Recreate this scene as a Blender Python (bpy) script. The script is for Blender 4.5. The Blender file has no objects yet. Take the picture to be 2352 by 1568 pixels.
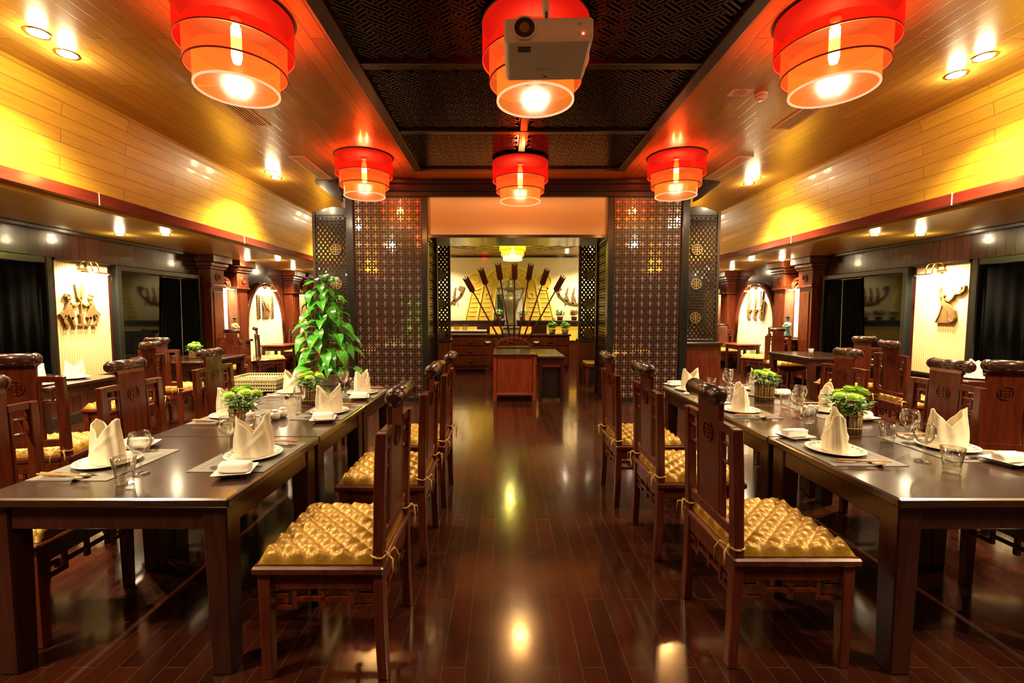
import bpy, bmesh, math, random
from mathutils import Vector, Matrix
random.seed(7)
SC = bpy.context.scene
COL = SC.collection
PI = math.pi

# ------------------------------------------------------------------ camera, world, exposure
cam_d = bpy.data.cameras.new('camera')
cam = bpy.data.objects.new('camera', cam_d); COL.objects.link(cam)
cam_d.sensor_width = 36.0
cam_d.lens = 36.0 * 1050.0 / 2352.0
cam_d.shift_x = 19.0 / 2352.0
cam_d.clip_start = 0.05
cam.location = (-0.23, 0.0, 1.5)
cam.rotation_euler = (math.radians(90 - 3.705), 0, 0)
SC.camera = cam
W = bpy.data.worlds.new('world'); SC.world = W; W.use_nodes = True
W.node_tree.nodes['Background'].inputs[0].default_value = (0.02, 0.016, 0.012, 1)
W.node_tree.nodes['Background'].inputs[1].default_value = 1.0
SC.view_settings.view_transform = 'Standard'
SC.view_settings.look = 'None'
SC.view_settings.gamma = 1.0
SC.view_settings.use_curve_mapping = False
SC.view_settings.exposure = 0.78
SC.cycles.use_denoising = True
SC.cycles.adaptive_threshold = 0.02
SC.cycles.max_bounces = 12
SC.cycles.diffuse_bounces = 3
SC.cycles.glossy_bounces = 4
SC.cycles.transparent_max_bounces = 16
SC.cycles.sample_clamp_indirect = 4.0
SC.cycles.blur_glossy = 0.5
SC.cycles.caustics_reflective = False
SC.cycles.caustics_refractive = False

# power of the room's lamps (W)
P_CEIL, P_SOFFIT, P_LANT, P_PIC, P_BACK = 350.0, 170.0, 200.0, 18.0, 230.0
YOFF = {-1: -0.07, 1: 0.17}     # the wall features of the two sides are slightly staggered
WARM = (1.0, 0.79, 0.45)
AMBER = (1.0, 0.80, 0.50)

def lamp_spot(loc, power, col, ang=100, blend=0.6, size=0.04, aim=None, parent=None):
    d = bpy.data.lights.new('spot', 'SPOT'); d.energy = power; d.color = col
    d.spot_size = math.radians(ang); d.spot_blend = blend; d.shadow_soft_size = size
    o = bpy.data.objects.new('lamp_beam', d); COL.objects.link(o); o.location = loc
    if aim is not None:
        o.rotation_euler = Vector(aim).to_track_quat('-Z', 'Y').to_euler()
    if parent: o.parent = parent
    return o
def lamp_point(loc, power, col, size=0.1, parent=None):
    d = bpy.data.lights.new('point', 'POINT'); d.energy = power; d.color = col; d.shadow_soft_size = size
    o = bpy.data.objects.new('lamp_glow', d); COL.objects.link(o); o.location = loc
    if parent: o.parent = parent
    return o

# ------------------------------------------------------------------ mesh helpers
class MB:
    def __init__(s): s.bm = bmesh.new()
    def quad(s, pts, smooth=False):
        f = s.bm.faces.new([s.bm.verts.new(p) for p in pts]); f.smooth = smooth; return f
    def box(s, c, d, m=None):
        x, y, z = d[0]/2, d[1]/2, d[2]/2
        co = [(-x,-y,-z),(x,-y,-z),(x,y,-z),(-x,y,-z),(-x,-y,z),(x,-y,z),(x,y,z),(-x,y,z)]
        vs = []
        for p in co:
            v = Vector(p)
            if m is not None: v = m @ v
            vs.append(s.bm.verts.new(v + Vector(c)))
        for f in ((0,3,2,1),(4,5,6,7),(0,1,5,4),(1,2,6,5),(2,3,7,6),(3,0,4,7)):
            s.bm.faces.new([vs[i] for i in f])
        return s
    def span(s, x0, x1, y0, y1, z0, z1):
        return s.box(((x0+x1)/2,(y0+y1)/2,(z0+z1)/2),(abs(x1-x0),abs(y1-y0),abs(z1-z0)))
    def loft(s, rings, close=True, cap0=True, cap1=True, smooth=True):
        vr = [[s.bm.verts.new(p) for p in r] for r in rings]
        n = len(vr[0])
        for a, b in zip(vr, vr[1:]):
            for i in range(n if close else n-1):
                j = (i+1) % n
                f = s.bm.faces.new((a[i], a[j], b[j], b[i])); f.smooth = smooth
        if close and cap0 and n > 2: s.bm.faces.new(list(reversed(vr[0])))
        if close and cap1 and n > 2: s.bm.faces.new(vr[-1])
        return s
    def lathe(s, prof, n=24, c=(0,0,0), smooth=True, cap0=True, cap1=True, sx=1.0, sy=1.0):
        rings = [[(c[0]+max(r,1e-4)*sx*math.cos(2*PI*i/n), c[1]+max(r,1e-4)*sy*math.sin(2*PI*i/n), c[2]+z) for i in range(n)] for r, z in prof]
        return s.loft(rings, True, cap0, cap1, smooth)
    def cyl(s, a, b, r0, r1=None, n=12, smooth=True):
        a = Vector(a); b = Vector(b); r1 = r0 if r1 is None else r1
        q = (b-a).to_track_quat('Z', 'Y')
        rings = []
        for p, r in ((a, r0), (b, r1)):
            rings.append([p + q @ Vector((r*math.cos(2*PI*i/n), r*math.sin(2*PI*i/n), 0)) for i in range(n)])
        return s.loft(rings, smooth=smooth)
    def tube(s, pts, r, n=8):
        pts = [Vector(p) for p in pts]; rings = []
        for i, p in enumerate(pts):
            d = (pts[min(i+1, len(pts)-1)] - pts[max(i-1, 0)])
            q = d.to_track_quat('Z', 'Y'); rr = r[i] if isinstance(r, (list, tuple)) else r
            rings.append([p + q @ Vector((rr*math.cos(2*PI*k/n), rr*math.sin(2*PI*k/n), 0)) for k in range(n)])
        return s.loft(rings)
    def ball(s, c, r, n=12, sc=(1,1,1)):
        m = n//2 + 1
        rings = [[(c[0]+sc[0]*r*math.sin(PI*(0.02+0.96*j/(m-1)))*math.cos(2*PI*i/n), c[1]+sc[1]*r*math.sin(PI*(0.02+0.96*j/(m-1)))*math.sin(2*PI*i/n), c[2]-sc[2]*r*math.cos(PI*(0.02+0.96*j/(m-1)))) for i in range(n)] for j in range(m)]
        return s.loft(rings)
    def prism(s, poly, h, fn):
        # poly: list of (a,b); fn(a,b,t) -> point, t in {0,1}
        n = len(poly)
        a = [s.bm.verts.new(fn(p[0], p[1], 0)) for p in poly]
        b = [s.bm.verts.new(fn(p[0], p[1], h)) for p in poly]
        s.bm.faces.new(a); s.bm.faces.new(list(reversed(b)))
        for i in range(n):
            j = (i+1) % n
            s.bm.faces.new((a[j], a[i], b[i], b[j]))
        return s
    def build(s, name, m, parent=None, bevel=0.0, loc=None, rz=None, sub=0):
        bm = s.bm
        bmesh.ops.recalc_face_normals(bm, faces=bm.faces[:])
        if bevel > 0:
            es = [e for e in bm.edges if len(e.link_faces) == 2 and e.calc_face_angle(0) > 0.6]
            bmesh.ops.bevel(bm, geom=es, offset=bevel, segments=1, affect='EDGES', profile=0.5, clamp_overlap=True)
        me = bpy.data.meshes.new(name); bm.to_mesh(me); bm.free()
        me.materials.append(m)
        o = bpy.data.objects.new(name, me); COL.objects.link(o)
        if parent is not None: o.parent = parent
        if loc is not None: o.location = loc
        if rz is not None: o.rotation_euler = (0, 0, rz)
        if sub:
            md = o.modifiers.new('sub', 'SUBSURF'); md.levels = sub; md.render_levels = sub
        return o

def tag(o, label=None, cat=None, group=None, kind=None):
    if label: o['label'] = label
    if cat: o['category'] = cat
    if group: o['group'] = group
    if kind: o['kind'] = kind
    return o
def thing(name, label, cat, loc=(0,0,0), rz=0.0, group=None):
    o = bpy.data.objects.new(name, None); COL.objects.link(o); o.empty_display_size = 0.1
    o.location = loc; o.rotation_euler = (0, 0, rz)
    return tag(o, label, cat, group)
def struct(o):
    o['kind'] = 'structure'; return o
def dup(src, loc, rz=0.0, label=None, group=None, sc=None):
    def cp(o, par):
        c = o.copy(); COL.objects.link(c)
        if par is not None: c.parent = par
        for k in o.children: cp(k, c)
        return c
    r = cp(src, None); r.location = loc; r.rotation_euler = (0, 0, rz)
    if label: r['label'] = label
    if group: r['group'] = group
    if sc: r.scale = (sc, sc, sc)
    return r
def clip_poly(poly, x0, x1, y0, y1):
    def cl(ps, f, g):
        out = []
        for i in range(len(ps)):
            a, b = ps[i-1], ps[i]; fa, fb = f(a), f(b)
            if fa >= 0: 
                if fb >= 0: out.append(b)
                else: t = fa/(fa-fb); out.append((a[0]+(b[0]-a[0])*t, a[1]+(b[1]-a[1])*t))
            elif fb >= 0:
                t = fa/(fa-fb); out.append((a[0]+(b[0]-a[0])*t, a[1]+(b[1]-a[1])*t)); out.append(b)
        return out
    for f in (lambda p: p[0]-x0, lambda p: x1-p[0], lambda p: p[1]-y0, lambda p: y1-p[1]):
        if len(poly) < 3: return []
        poly = cl(poly, f, None)
    return poly

# ------------------------------------------------------------------ materials
def nt(name):
    m = bpy.data.materials.new(name); m.use_nodes = True
    t = m.node_tree
    return m, t, t.nodes['Principled BSDF']
def N(t, ty, **kw):
    n = t.nodes.new(ty)
    for k, v in kw.items(): setattr(n, k, v)
    return n
def c4(c): return (c[0], c[1], c[2], 1)
def mat(name, col, rough=0.5, metal=0.0, spec=0.5, coat=0.0, trans=0.0, var=0.0, vscale=6.0, bump=0.0, bscale=60.0, emit=None, estr=0.0, sub=0.0):
    m, t, b = nt(name)
    b.inputs['Base Color'].default_value = c4(col); b.inputs['Roughness'].default_value = rough
    b.inputs['Metallic'].default_value = metal; b.inputs['Specular IOR Level'].default_value = spec
    b.inputs['Coat Weight'].default_value = coat; b.inputs['Coat Roughness'].default_value = 0.12
    b.inputs['Transmission Weight'].default_value = trans
    if emit: b.inputs['Emission Color'].default_value = c4(emit); b.inputs['Emission Strength'].default_value = estr
    if sub: b.inputs['Subsurface Weight'].default_value = sub
    if var or bump:
        tc = N(t, 'ShaderNodeTexCoord')
    if var:
        no = N(t, 'ShaderNodeTexNoise'); no.inputs['Scale'].default_value = vscale; no.inputs['Detail'].default_value = 4
        t.links.new(tc.outputs['Object'], no.inputs['Vector'])
        mx = N(t, 'ShaderNodeMix', data_type='RGBA')
        mx.inputs['A'].default_value = c4([max(0, x*(1-var)) for x in col]); mx.inputs['B'].default_value = c4([min(1, x*(1+var)) for x in col])
        t.links.new(no.outputs['Fac'], mx.inputs['Factor']); t.links.new(mx.outputs['Result'], b.inputs['Base Color'])
    if bump:
        nb = N(t, 'ShaderNodeTexNoise'); nb.inputs['Scale'].default_value = bscale
        t.links.new(tc.outputs['Object'], nb.inputs['Vector'])
        bp = N(t, 'ShaderNodeBump'); bp.inputs['Strength'].default_value = bump; bp.inputs['Distance'].default_value = 0.01
        t.links.new(nb.outputs['Fac'], bp.inputs['Height']); t.links.new(bp.outputs['Normal'], b.inputs['Normal'])
    return m
def wood(name, c1, c2, rough=0.25, stretch=(14, 14, 1.5), coat=0.4, spec=0.5):
    m, t, b = nt(name)
    tc = N(t, 'ShaderNodeTexCoord'); mp = N(t, 'ShaderNodeMapping'); mp.inputs['Scale'].default_value = stretch
    no = N(t, 'ShaderNodeTexNoise'); no.inputs['Scale'].default_value = 2.2; no.inputs['Detail'].default_value = 6; no.inputs['Distortion'].default_value = 0.6
    t.links.new(tc.outputs['Object'], mp.inputs['Vector']); t.links.new(mp.outputs['Vector'], no.inputs['Vector'])
    r = N(t, 'ShaderNodeValToRGB'); r.color_ramp.elements[0].position = 0.35; r.color_ramp.elements[1].position = 0.68
    r.color_ramp.elements[0].color = c4(c1); r.color_ramp.elements[1].color = c4(c2)
    t.links.new(no.outputs['Fac'], r.inputs['Fac']); t.links.new(r.outputs['Color'], b.inputs['Base Color'])
    b.inputs['Roughness'].default_value = rough; b.inputs['Coat Weight'].default_value = coat; b.inputs['Coat Roughness'].default_value = 0.1
    b.inputs['Specular IOR Level'].default_value = spec
    return m
def planks(name, c1, c2, gap, axes, length, width, rough, coat, bump=0.4, mortar=0.004, rvar=0.0, spec=0.5, gdark=True):
    # boards run along axes[0]; rows step along axes[1]
    m, t, b = nt(name)
    tc = N(t, 'ShaderNodeTexCoord'); sp = N(t, 'ShaderNodeSeparateXYZ'); cb = N(t, 'ShaderNodeCombineXYZ')
    t.links.new(tc.outputs['Object'], sp.inputs[0])
    t.links.new(sp.outputs[axes[0]], cb.inputs[0]); t.links.new(sp.outputs[axes[1]], cb.inputs[1])
    br = N(t, 'ShaderNodeTexBrick'); br.offset = 0.5; br.inputs['Scale'].default_value = 1.0
    br.inputs['Brick Width'].default_value = length; br.inputs['Row Height'].default_value = width
    br.inputs['Mortar Size'].default_value = mortar; br.inputs['Mortar Smooth'].default_value = 0.2; br.inputs['Bias'].default_value = 0.0
    br.inputs['Color1'].default_value = c4(c1); br.inputs['Color2'].default_value = c4(c2); br.inputs['Mortar'].default_value = c4(gap)
    t.links.new(cb.outputs[0], br.inputs['Vector'])
    mp = N(t, 'ShaderNodeMapping'); mp.inputs['Scale'].default_value = (1.2, 22, 1)
    no = N(t, 'ShaderNodeTexNoise'); no.inputs['Scale'].default_value = 2.0; no.inputs['Detail'].default_value = 5
    t.links.new(cb.outputs[0], mp.inputs['Vector']); t.links.new(mp.outputs[0], no.inputs['Vector'])
    hs = N(t, 'ShaderNodeHueSaturation')
    mr = N(t, 'ShaderNodeMapRange'); mr.inputs['To Min'].default_value = 0.7; mr.inputs['To Max'].default_value = 1.3
    t.links.new(no.outputs['Fac'], mr.inputs['Value']); t.links.new(mr.outputs['Result'], hs.inputs['Value'])
    t.links.new(br.outputs['Color'], hs.inputs['Color']); t.links.new(hs.outputs['Color'], b.inputs['Base Color'])
    bp = N(t, 'ShaderNodeBump'); bp.invert = True; bp.inputs['Strength'].default_value = bump; bp.inputs['Distance'].default_value = 0.006
    n2 = N(t, 'ShaderNodeTexNoise'); n2.inputs['Scale'].default_value = 3.0
    t.links.new(cb.outputs[0], n2.inputs['Vector'])
    ad = N(t, 'ShaderNodeMath', operation='MULTIPLY_ADD'); ad.inputs[1].default_value = rvar
    t.links.new(n2.outputs['Fac'], ad.inputs[0]); t.links.new(br.outputs['Fac'], ad.inputs[2])
    t.links.new(ad.outputs[0], bp.inputs['Height']); t.links.new(bp.outputs['Normal'], b.inputs['Normal']); t.links.new(bp.outputs['Normal'], b.inputs['Coat Normal'])
    b.inputs['Roughness'].default_value = rough; b.inputs['Coat Weight'].default_value = coat; b.inputs['Coat Roughness'].default_value = 0.08
    b.inputs['Specular IOR Level'].default_value = spec
    return m
def glow(name, col, strength):
    m = bpy.data.materials.new(name); m.use_nodes = True; t = m.node_tree; t.nodes.clear()
    e = N(t, 'ShaderNodeEmission'); e.inputs[0].default_value = c4(col); e.inputs[1].default_value = strength
    o = N(t, 'ShaderNodeOutputMaterial'); t.links.new(e.outputs[0], o.inputs[0]); return m
def shade_mat(name, tint, ecol, estr, fac=0.5):
    # lit fabric of a lantern: partly see-through, glowing from the bulb inside
    m = bpy.data.materials.new(name); m.use_nodes = True; t = m.node_tree; t.nodes.clear()
    tr = N(t, 'ShaderNodeBsdfTransparent'); tr.inputs[0].default_value = c4(tint)
    e = N(t, 'ShaderNodeEmission'); e.inputs[0].default_value = c4(ecol); e.inputs[1].default_value = estr
    g = N(t, 'ShaderNodeBsdfGlossy'); g.inputs['Roughness'].default_value = 0.2; g.inputs[0].default_value = (0.08, 0.05, 0.05, 1)
    a = N(t, 'ShaderNodeAddShader'); t.links.new(e.outputs[0], a.inputs[0]); t.links.new(g.outputs[0], a.inputs[1])
    mx = N(t, 'ShaderNodeMixShader'); mx.inputs[0].default_value = fac
    t.links.new(tr.outputs[0], mx.inputs[1]); t.links.new(a.outputs[0], mx.inputs[2])
    o = N(t, 'ShaderNodeOutputMaterial'); t.links.new(mx.outputs[0], o.inputs[0]); return m
def stripes(name, c1, c2, axis, scale, rough=0.7, bump=0.3):
    m, t, b = nt(name)
    tc = N(t, 'ShaderNodeTexCoord'); wv = N(t, 'ShaderNodeTexWave'); wv.bands_direction = axis
    wv.inputs['Scale'].default_value = scale; wv.inputs['Distortion'].default_value = 1.2; wv.inputs['Detail'].default_value = 2; wv.inputs['Detail Scale'].default_value = 0.6
    t.links.new(tc.outputs['Object'], wv.inputs['Vector'])
    mx = N(t, 'ShaderNodeMix', data_type='RGBA'); mx.inputs['A'].default_value = c4(c1); mx.inputs['B'].default_value = c4(c2)
    t.links.new(wv.outputs['Fac'], mx.inputs['Factor']); t.links.new(mx.outputs['Result'], b.inputs['Base Color'])
    bp = N(t, 'ShaderNodeBump'); bp.inputs['Strength'].default_value = bump; bp.inputs['Distance'].default_value = 0.004
    t.links.new(wv.outputs['Fac'], bp.inputs['Height']); t.links.new(bp.outputs['Normal'], b.inputs['Normal'])
    b.inputs['Roughness'].default_value = rough
    return m

def clear_glass():
    m = bpy.data.materials.new('clear_glass'); m.use_nodes = True; t = m.node_tree; t.nodes.clear()
    tr = N(t, 'ShaderNodeBsdfTransparent'); tr.inputs[0].default_value = (0.97,0.98,0.96,1)
    g = N(t, 'ShaderNodeBsdfGlossy'); g.inputs['Roughness'].default_value = 0.02; g.inputs[0].default_value = (1,1,1,1)
    lw = N(t, 'ShaderNodeLayerWeight'); lw.inputs['Blend'].default_value = 0.35
    mr = N(t, 'ShaderNodeMapRange'); mr.inputs['To Min'].default_value = 0.07; mr.inputs['To Max'].default_value = 0.85
    cr = N(t, 'ShaderNodeValToRGB'); cr.color_ramp.elements[0].color = (0.98,0.985,0.97,1); cr.color_ramp.elements[1].color = (0.45,0.46,0.42,1); cr.color_ramp.elements[0].position = 0.35
    t.links.new(lw.outputs['Facing'], cr.inputs['Fac']); t.links.new(cr.outputs['Color'], tr.inputs[0])
    t.links.new(lw.outputs['Facing'], mr.inputs['Value'])
    mx = N(t, 'ShaderNodeMixShader'); t.links.new(mr.outputs[0], mx.inputs[0]); t.links.new(tr.outputs[0], mx.inputs[1]); t.links.new(g.outputs[0], mx.inputs[2])
    o = N(t, 'ShaderNodeOutputMaterial'); t.links.new(mx.outputs[0], o.inputs[0]); return m

M = {}
M['floor'] = planks('floor_boards', (0.044,0.0085,0.003), (0.022,0.005,0.0025), (0.052,0.027,0.017), (1,0), 0.92, 0.098, 0.16, 0.3, bump=0.7, mortar=0.0028, rvar=0.3, spec=0.75)
M['ceil'] = planks('ceiling_boards', (0.50,0.265,0.055), (0.38,0.19,0.038), (0.10,0.04,0.01), (1,0), 1.5, 0.125, 0.30, 0.25, bump=0.5, mortar=0.003, rvar=0.15)
M['cove'] = planks('cove_boards', (0.70,0.41,0.028), (0.60,0.33,0.022), (0.22,0.10,0.02), (1,2), 1.5, 0.125, 0.42, 0.12, bump=0.4, mortar=0.003, rvar=0.1)
M['soffit'] = planks('soffit_boards', (0.64,0.38,0.06), (0.56,0.32,0.05), (0.28,0.14,0.03), (1,0), 2.5, 0.09, 0.30, 0.35, bump=0.3, mortar=0.0015, rvar=0.1)
M['strip'] = planks('strip_boards', (0.56,0.27,0.06), (0.46,0.22,0.05), (0.20,0.08,0.02), (0,1), 1.5, 0.11, 0.35, 0.2, bump=0.4, mortar=0.002, rvar=0.1)
M['wallboard'] = planks('dark_wallboards', (0.085,0.020,0.011), (0.045,0.012,0.008), (0.008,0.003,0.002), (2,1), 6.0, 0.11, 0.24, 0.4, bump=0.6, mortar=0.004, rvar=0.2)
M['mahog'] = wood('mahogany', (0.066,0.0105,0.0035), (0.120,0.020,0.0065), 0.27, (14,14,1.6), 0.2)
M['mahogx'] = wood('mahogany_lengthwise', (0.034,0.011,0.006), (0.055,0.018,0.010), 0.27, (10,1.5,10), 0.6)
M['tablewood'] = wood('table_wood', (0.026,0.006,0.003), (0.048,0.011,0.005), 0.30, (14,14,1.6), 0.2)
M['tabletop'] = wood('tabletop_wood', (0.026,0.009,0.005), (0.044,0.015,0.008), 0.25, (10,1.5,10), 0.6)
M['tabletop'].node_tree.nodes['Principled BSDF'].inputs['Coat Roughness'].default_value = 0.13
M['pilaster'] = wood('pilaster_wood', (0.10,0.018,0.006), (0.17,0.034,0.010), 0.26, (14,14,1.6), 0.3)
M['red'] = wood('red_rosewood', (0.17,0.025,0.008), (0.26,0.045,0.014), 0.28, (12,12,1.6), 0.3)
M['redtrim'] = wood('red_beam', (0.15,0.018,0.010), (0.19,0.026,0.014), 0.22, (8,1,8), 0.5)
M['darkwood'] = wood('dark_wood', (0.011,0.006,0.004), (0.022,0.012,0.008), 0.28, (12,12,1.5), 0.3)
M['fret'] = mat('fret_wood', (0.016,0.009,0.006), 0.24, coat=0.4, var=0.3)
M['lattice'] = mat('lattice_wood', (0.040,0.013,0.008), 0.35, var=0.3)
M['blackframe'] = mat('black_lacquer', (0.012,0.013,0.011), 0.28, coat=0.4)
M['brass'] = mat('brass', (0.85,0.58,0.18), 0.22, 1.0)
M['bronze'] = mat('bronze_relief', (0.22,0.13,0.045), 0.42, 0.35, var=0.3, vscale=12)
M['steel'] = mat('steel', (0.75,0.74,0.72), 0.12, 1.0)
M['cream'] = mat('cream_wall', (0.80,0.69,0.47), 0.8, bump=0.1, bscale=90)
M['peach'] = stripes('pale_lintel_paper', (0.86,0.66,0.50), (0.82,0.62,0.46), 'X', 30, 0.7, 0.05)
M['bamboo'] = stripes('bamboo_matting', (0.78,0.66,0.36), (0.60,0.46,0.20), 'Y', 9.0, 0.6, 0.5)
M['nichewall'] = mat('niche_plaster', (0.85,0.78,0.55), 0.8)
M['mirror'] = mat('mirror_glass', (0.85,0.82,0.78), 0.04, 0.72)
M['blackglass'] = mat('night_window_glass', (0.004,0.005,0.005), 0.04, spec=0.3)
M['drape'] = mat('black_curtain_cloth', (0.0022,0.0022,0.002), 0.95, spec=0.08)
M['satin'] = mat('gold_satin', (0.38,0.195,0.014), 0.40, 0.3, spec=0.6, var=0.18, vscale=20, bump=0.3, bscale=40)
M['cord'] = mat('gold_cord', (0.55,0.32,0.08), 0.6)
M['linen'] = mat('cream_linen', (0.90,0.80,0.58), 0.75, sub=0.0, bump=0.12, bscale=25)
M['towel'] = mat('white_terry', (0.90,0.85,0.80), 0.9, bump=0.5, bscale=220)
M['china'] = mat('white_china', (0.88,0.85,0.78), 0.12, coat=0.5)
M['mat'] = stripes('woven_placemat', (0.17,0.145,0.115), (0.13,0.11,0.09), 'X', 60, 0.5, 0.2)
M['stick'] = wood('chopstick_wood', (0.50,0.22,0.07), (0.62,0.30,0.10), 0.4, (4,4,4), 0.1)
M['glass'] = clear_glass()
M['leaf'] = mat('pothos_leaf', (0.07,0.36,0.03), 0.25, coat=0.2, var=0.55, vscale=7)
M['leaf2'] = mat('dark_leaf', (0.06,0.22,0.03), 0.4, var=0.4, vscale=30)
M['mum'] = mat('green_chrysanthemum', (0.36,0.62,0.04), 0.6, var=0.3, vscale=60)
M['bud'] = mat('cream_buds', (0.85,0.80,0.55), 0.7)
M['twig'] = wood('twig_bark', (0.24,0.15,0.06), (0.42,0.29,0.13), 0.7, (20,20,3), 0.0)
M['stemm'] = mat('plant_stem', (0.16,0.20,0.05), 0.6)
M['white'] = mat('white_plastic', (0.80,0.76,0.72), 0.35)
M['offwhite'] = mat('warm_white_metal', (0.88,0.80,0.70), 0.4)
M['grey'] = mat('grey_planter', (0.52,0.49,0.45), 0.5, var=0.1)
M['basket'] = mat('beige_basket', (0.62,0.56,0.30), 0.5)
M['black'] = mat('black_plastic', (0.012,0.012,0.012), 0.3)
M['disc'] = mat('gilded_carving', (0.46,0.36,0.13), 0.45, 0.2)
M['gold'] = mat('gold_paint', (0.74,0.50,0.07), 0.5)
M['goldhi'] = mat('bright_gold_paint', (0.92,0.78,0.22), 0.5)
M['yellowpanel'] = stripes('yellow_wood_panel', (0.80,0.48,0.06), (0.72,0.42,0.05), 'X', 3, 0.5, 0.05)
_p = M['yellowpanel'].node_tree.nodes['Principled BSDF']; _p.inputs['Emission Color'].default_value = (1.0,0.52,0.05,1); _p.inputs['Emission Strength'].default_value = 0.35  # faint emission put into the panels so they look lit
M['arrow'] = wood('arrow_wood', (0.13,0.018,0.012), (0.17,0.028,0.016), 0.35, (10,10,1.5), 0.2)
M['urn'] = mat('aged_bronze', (0.13,0.105,0.06), 0.42, 0.2, var=0.3, vscale=10)
M['stone'] = mat('painted_figurine', (0.68,0.45,0.20), 0.5, var=0.3)
M['bluegreen'] = mat('painted_robe', (0.16,0.30,0.28), 0.5, var=0.3)
M['flowerred'] = mat('red_petals', (0.70,0.12,0.05), 0.6)
M['bulb'] = glow('lamp_bulb', (1.0,0.80,0.45), 22)
M['downlight'] = glow('downlight_lens', (1.0,0.93,0.78), 60)
M['soffitlens'] = glow('soffit_lens', (1.0,0.90,0.70), 40)
M['tube'] = glow('picture_tube', (1.0,0.88,0.55), 25)
M['led'] = glow('red_led', (1.0,0.05,0.03), 12)
M['shade_top'] = shade_mat('red_shade', (1.0,0.12,0.06), (1.0,0.010,0.004), 0.62, 0.62)
M['shade_mid'] = shade_mat('red_orange_shade', (1.0,0.55,0.24), (1.0,0.10,0.012), 0.75, 0.58)
M['shade_low'] = shade_mat('orange_shade', (1.0,0.68,0.32), (1.0,0.22,0.02), 0.80, 0.55)
M['rim'] = glow('shade_rim', (1.0,0.42,0.22), 0.9)
M['plate_dark'] = mat('lantern_plate', (0.04,0.008,0.002), 0.7)
M['rimdark'] = mat('shade_seam', (0.30,0.02,0.01), 0.6)
M['yshade'] = shade_mat('yellow_shade', (1.0,0.95,0.25), (0.85,0.85,0.02), 1.0, 0.6)
M['yshade2'] = shade_mat('pale_yellow_shade', (1.0,0.97,0.55), (1.0,0.98,0.40), 1.4, 0.6)

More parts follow.
